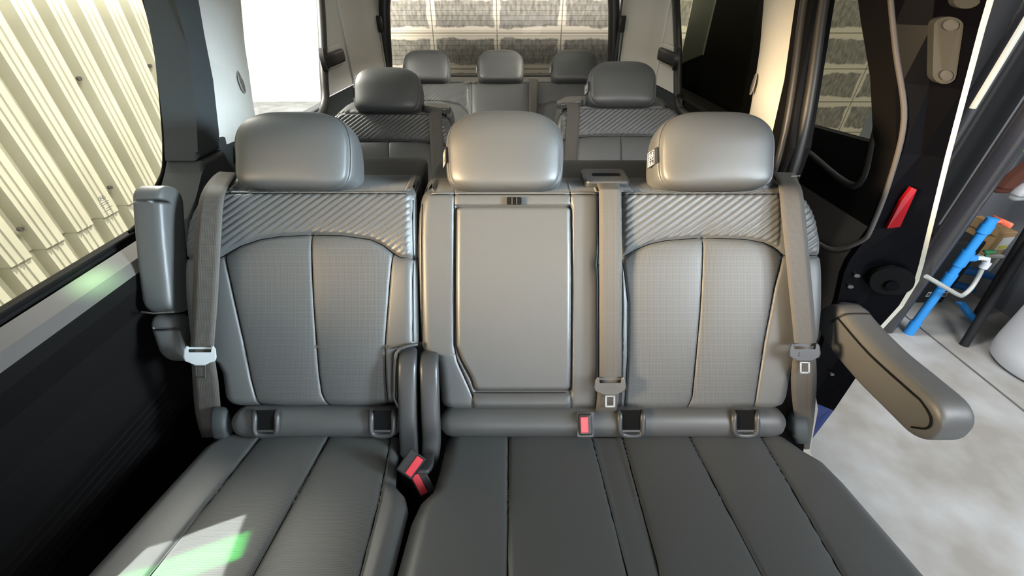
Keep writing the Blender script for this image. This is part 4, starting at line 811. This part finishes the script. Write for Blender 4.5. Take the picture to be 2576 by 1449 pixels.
buckle(1062, 1215, 0.825, -0.50, 'buckle with red button lying lower in the gap, against the double seat cushion', 44, 66, [(1062, 1190, 0.815), (1075, 1170, 0.84), (1080, 1130, 0.9)])
buckle(1473, 1069, 0.872, -0.04, 'buckle with red button standing in the roll of the double seat', 34, 52)

# ------------------------------------------------------------------ third-row single seats
def third_seat(X, DY, DZ, mir, label):
    r = root('reclining_seat', (X, 0.5 + DY, -1.2), label, 'seat', 'pair of single seats behind the first row')
    Y = [(-295, 597 + 30), (-240, 612), (-200, 604), (-120, 597), (0, 594), (120, 597), (200, 604), (240, 612), (295, 627)]
    S = [SEAM(Y, 0.0055, 4, 22), SEAM([(0, 594), (0, 1030)], 0.004), SEAM([(-215, 606), (-180, 860), (-165, 1030)]), SEAM([(215, 606), (180, 860), (165, 1030)])]
    L_ = pl([(478, -200), (482, -222), (490, -240), (510, -260), (540, -272), (600, -280), (860, -270), (1000, -250), (1027, -225)]); R_ = lambda v: -L_(v)
    def Mb(a, b, h):
        f = Mback(topv=478, cx=0)(a, b, h); return f + np.array([X, DY, DZ])
    hfield('backrest', axis(478, 1027, 3, 1.8, 26), L_, R_, 3, back_height(S, pl(Y), [(-255, 255)], 34), Mb, BACKWALL, M['leather'], r, seams=[q[0] for q in S])
    gx = 0.185 * mir
    def Fo(x, s, t): p = FB(x, s, t); return (p[0] + X, p[1] + DY, p[2] + DZ)
    zt = -0.331 + DZ
    gd = mk('belt_guide', *prism(rrect(gx - 0.055, 0.872, gx + 0.045, 0.95, 0.022), lambda a, b, t: (a + X, b + DY, zt - t - 0.25 * abs(a - gx) * (1 if (a - gx) * mir > 0 else 0) + 0.012), 0, 0.02, 0.006, 3), M['plastic'], r, smooth=False)
    mk('armrest', *loft([Fo(-0.26 * mir, 0.10, 0.93), Fo(-0.262 * mir, -0.1, 0.94), Fo(-0.262 * mir, -0.2, 0.95)], 0.028, 0.04), M['leather'], r)
    mk('cushion', *box((X - 0.24, 0.05 + DY, -0.95), (X + 0.24, 0.58 + DY, -0.80 + DZ), 0.04, 4), M['leather'], r)
    mk('seat_base', *box((X - 0.2, 0.12 + DY, -1.2), (X + 0.2, 0.56 + DY, -0.93), 0.01), M['matt'], r, smooth=False)
    d = 0.866; cs = 0.302; 
    old = globals()['F']; globals()['F'] = Fo
    try: headrest(r, 0, cs, 0.258, 0.172, d, 0.105)
    finally: globals()['F'] = old
    b = root('seat_belt', (X + gx, 0.85 + DY, -0.75), label.split(',')[0].replace('seat', 'seat belt') if False else '', 'seat belt', 'belts over the middle-row seats')
    b['label'] = 'grey belt running down the %s' % ('single seat behind the window-side seat' if mir > 0 else 'single seat behind the double seat')
    q = lambda x, s, t: Fo(gx + x, s, t)
    G().add(*ribbon([q(-0.024, 0.265, 0.965), q(-0.024, 0.243, 0.915), q(-0.024, 0.22, 0.888), q(-0.024, 0.17, 0.876), q(-0.024 + 0.01 * mir, 0.0, 0.872), q(-0.024 + 0.016 * mir, -0.2, 0.87)], [q(0.024, 0.265, 0.965), q(0.024, 0.243, 0.915), q(0.024, 0.22, 0.888), q(0.024, 0.17, 0.876), q(0.024 + 0.01 * mir, 0.0, 0.872), q(0.024 + 0.016 * mir, -0.2, 0.87)])).obj('webbing', M['web'], b)
    return r
third_seat(-0.470, 0.786, -0.008, 1, 'single seat of the middle row behind the window-side seat, its belt at the aisle side')
third_seat(0.412, 0.786, 0.012, -1, 'single seat of the middle row behind the double seat, lit warm, headrest raised highest')

# ------------------------------------------------------------------ rear bench for three
DY, DZ, X0 = 1.59, -0.025, -0.062
rb = root('rear_bench', (X0, 0.5 + DY, -1.2), 'grey three-place rear bench in front of the rear window with three dark headrests', 'bench')
Y = [(-705, 640), (-640, 610), (-560, 595), (-440, 590), (-330, 595), (-250, 612), (-205, 655), (-196, 700)]
Y2 = [(-a, b) for a, b in Y][::-1]
S = [SEAM(Y, 0.005, 4, 20), SEAM(Y2, 0.005, 4, 20), SEAM([(-196, 478), (-196, 1030)], 0.006), SEAM([(-180, 478), (-180, 1030)], 0.006), SEAM([(196, 478), (196, 1030)], 0.006), SEAM([(-440, 590), (-440, 1030)]), SEAM([(440, 590), (440, 1030)])]
ar3 = pl(Y + Y2)
L_ = pl([(478, -660), (490, -690), (520, -705), (1000, -700), (1027, -680)]); R_ = lambda v: -L_(v)
hfield('backrest', axis(478, 1027, 4, 2, 20), L_, R_, 4, back_height(S, ar3, [(-690, -200), (210, 690)], 24), lambda a, b, h: Mback(topv=478, cx=0)(a, b, h) + np.array([X0, DY, DZ]), BACKWALL, M['leather'], rb)
_F = F
F = lambda x, s, t: (x + X0, s * ST + t * CT + DY, s * CT - t * ST + DZ)
h0 = headrest(rb, -0.40, 0.304, 0.252, 0.180, 0.866, 0.10); headrest(rb, 0.0, 0.304, 0.252, 0.180, 0.866, 0.10); headrest(rb, 0.40, 0.304, 0.252, 0.180, 0.866, 0.10)
bb = root('seat_belt', (X0 + 0.175, 0.85 + DY, -0.7), 'light grey belt down the rear bench between its middle and door-side places', 'seat belt', 'belts on the rear bench')
q = lambda x, s, t: F(0.178 + x, s, t)
G().add(*ribbon([q(-0.024, 0.245, 0.92), q(-0.024, 0.22, 0.886), q(-0.024, 0.1, 0.882), q(-0.02, -0.2, 0.88)], [q(0.024, 0.245, 0.92), q(0.024, 0.22, 0.886), q(0.024, 0.1, 0.882), q(0.028, -0.2, 0.88)])).obj('webbing', M['web'], bb)
F = _F
mk('cushion', *box((X0 - 0.62, 0.05 + DY, -0.95), (X0 + 0.62, 0.58 + DY, -0.82), 0.04, 4), M['leather'], rb)
mk('seat_base', *box((X0 - 0.58, 0.12 + DY, -1.2), (X0 + 0.58, 0.56 + DY, -0.93), 0.01), M['matt'], rb, smooth=False)
struct(mk('trim_7', *box((-0.80, 2.6, -0.425), (0.66, 3.0, -0.405), 0.006), M['trimblack'], smooth=False))
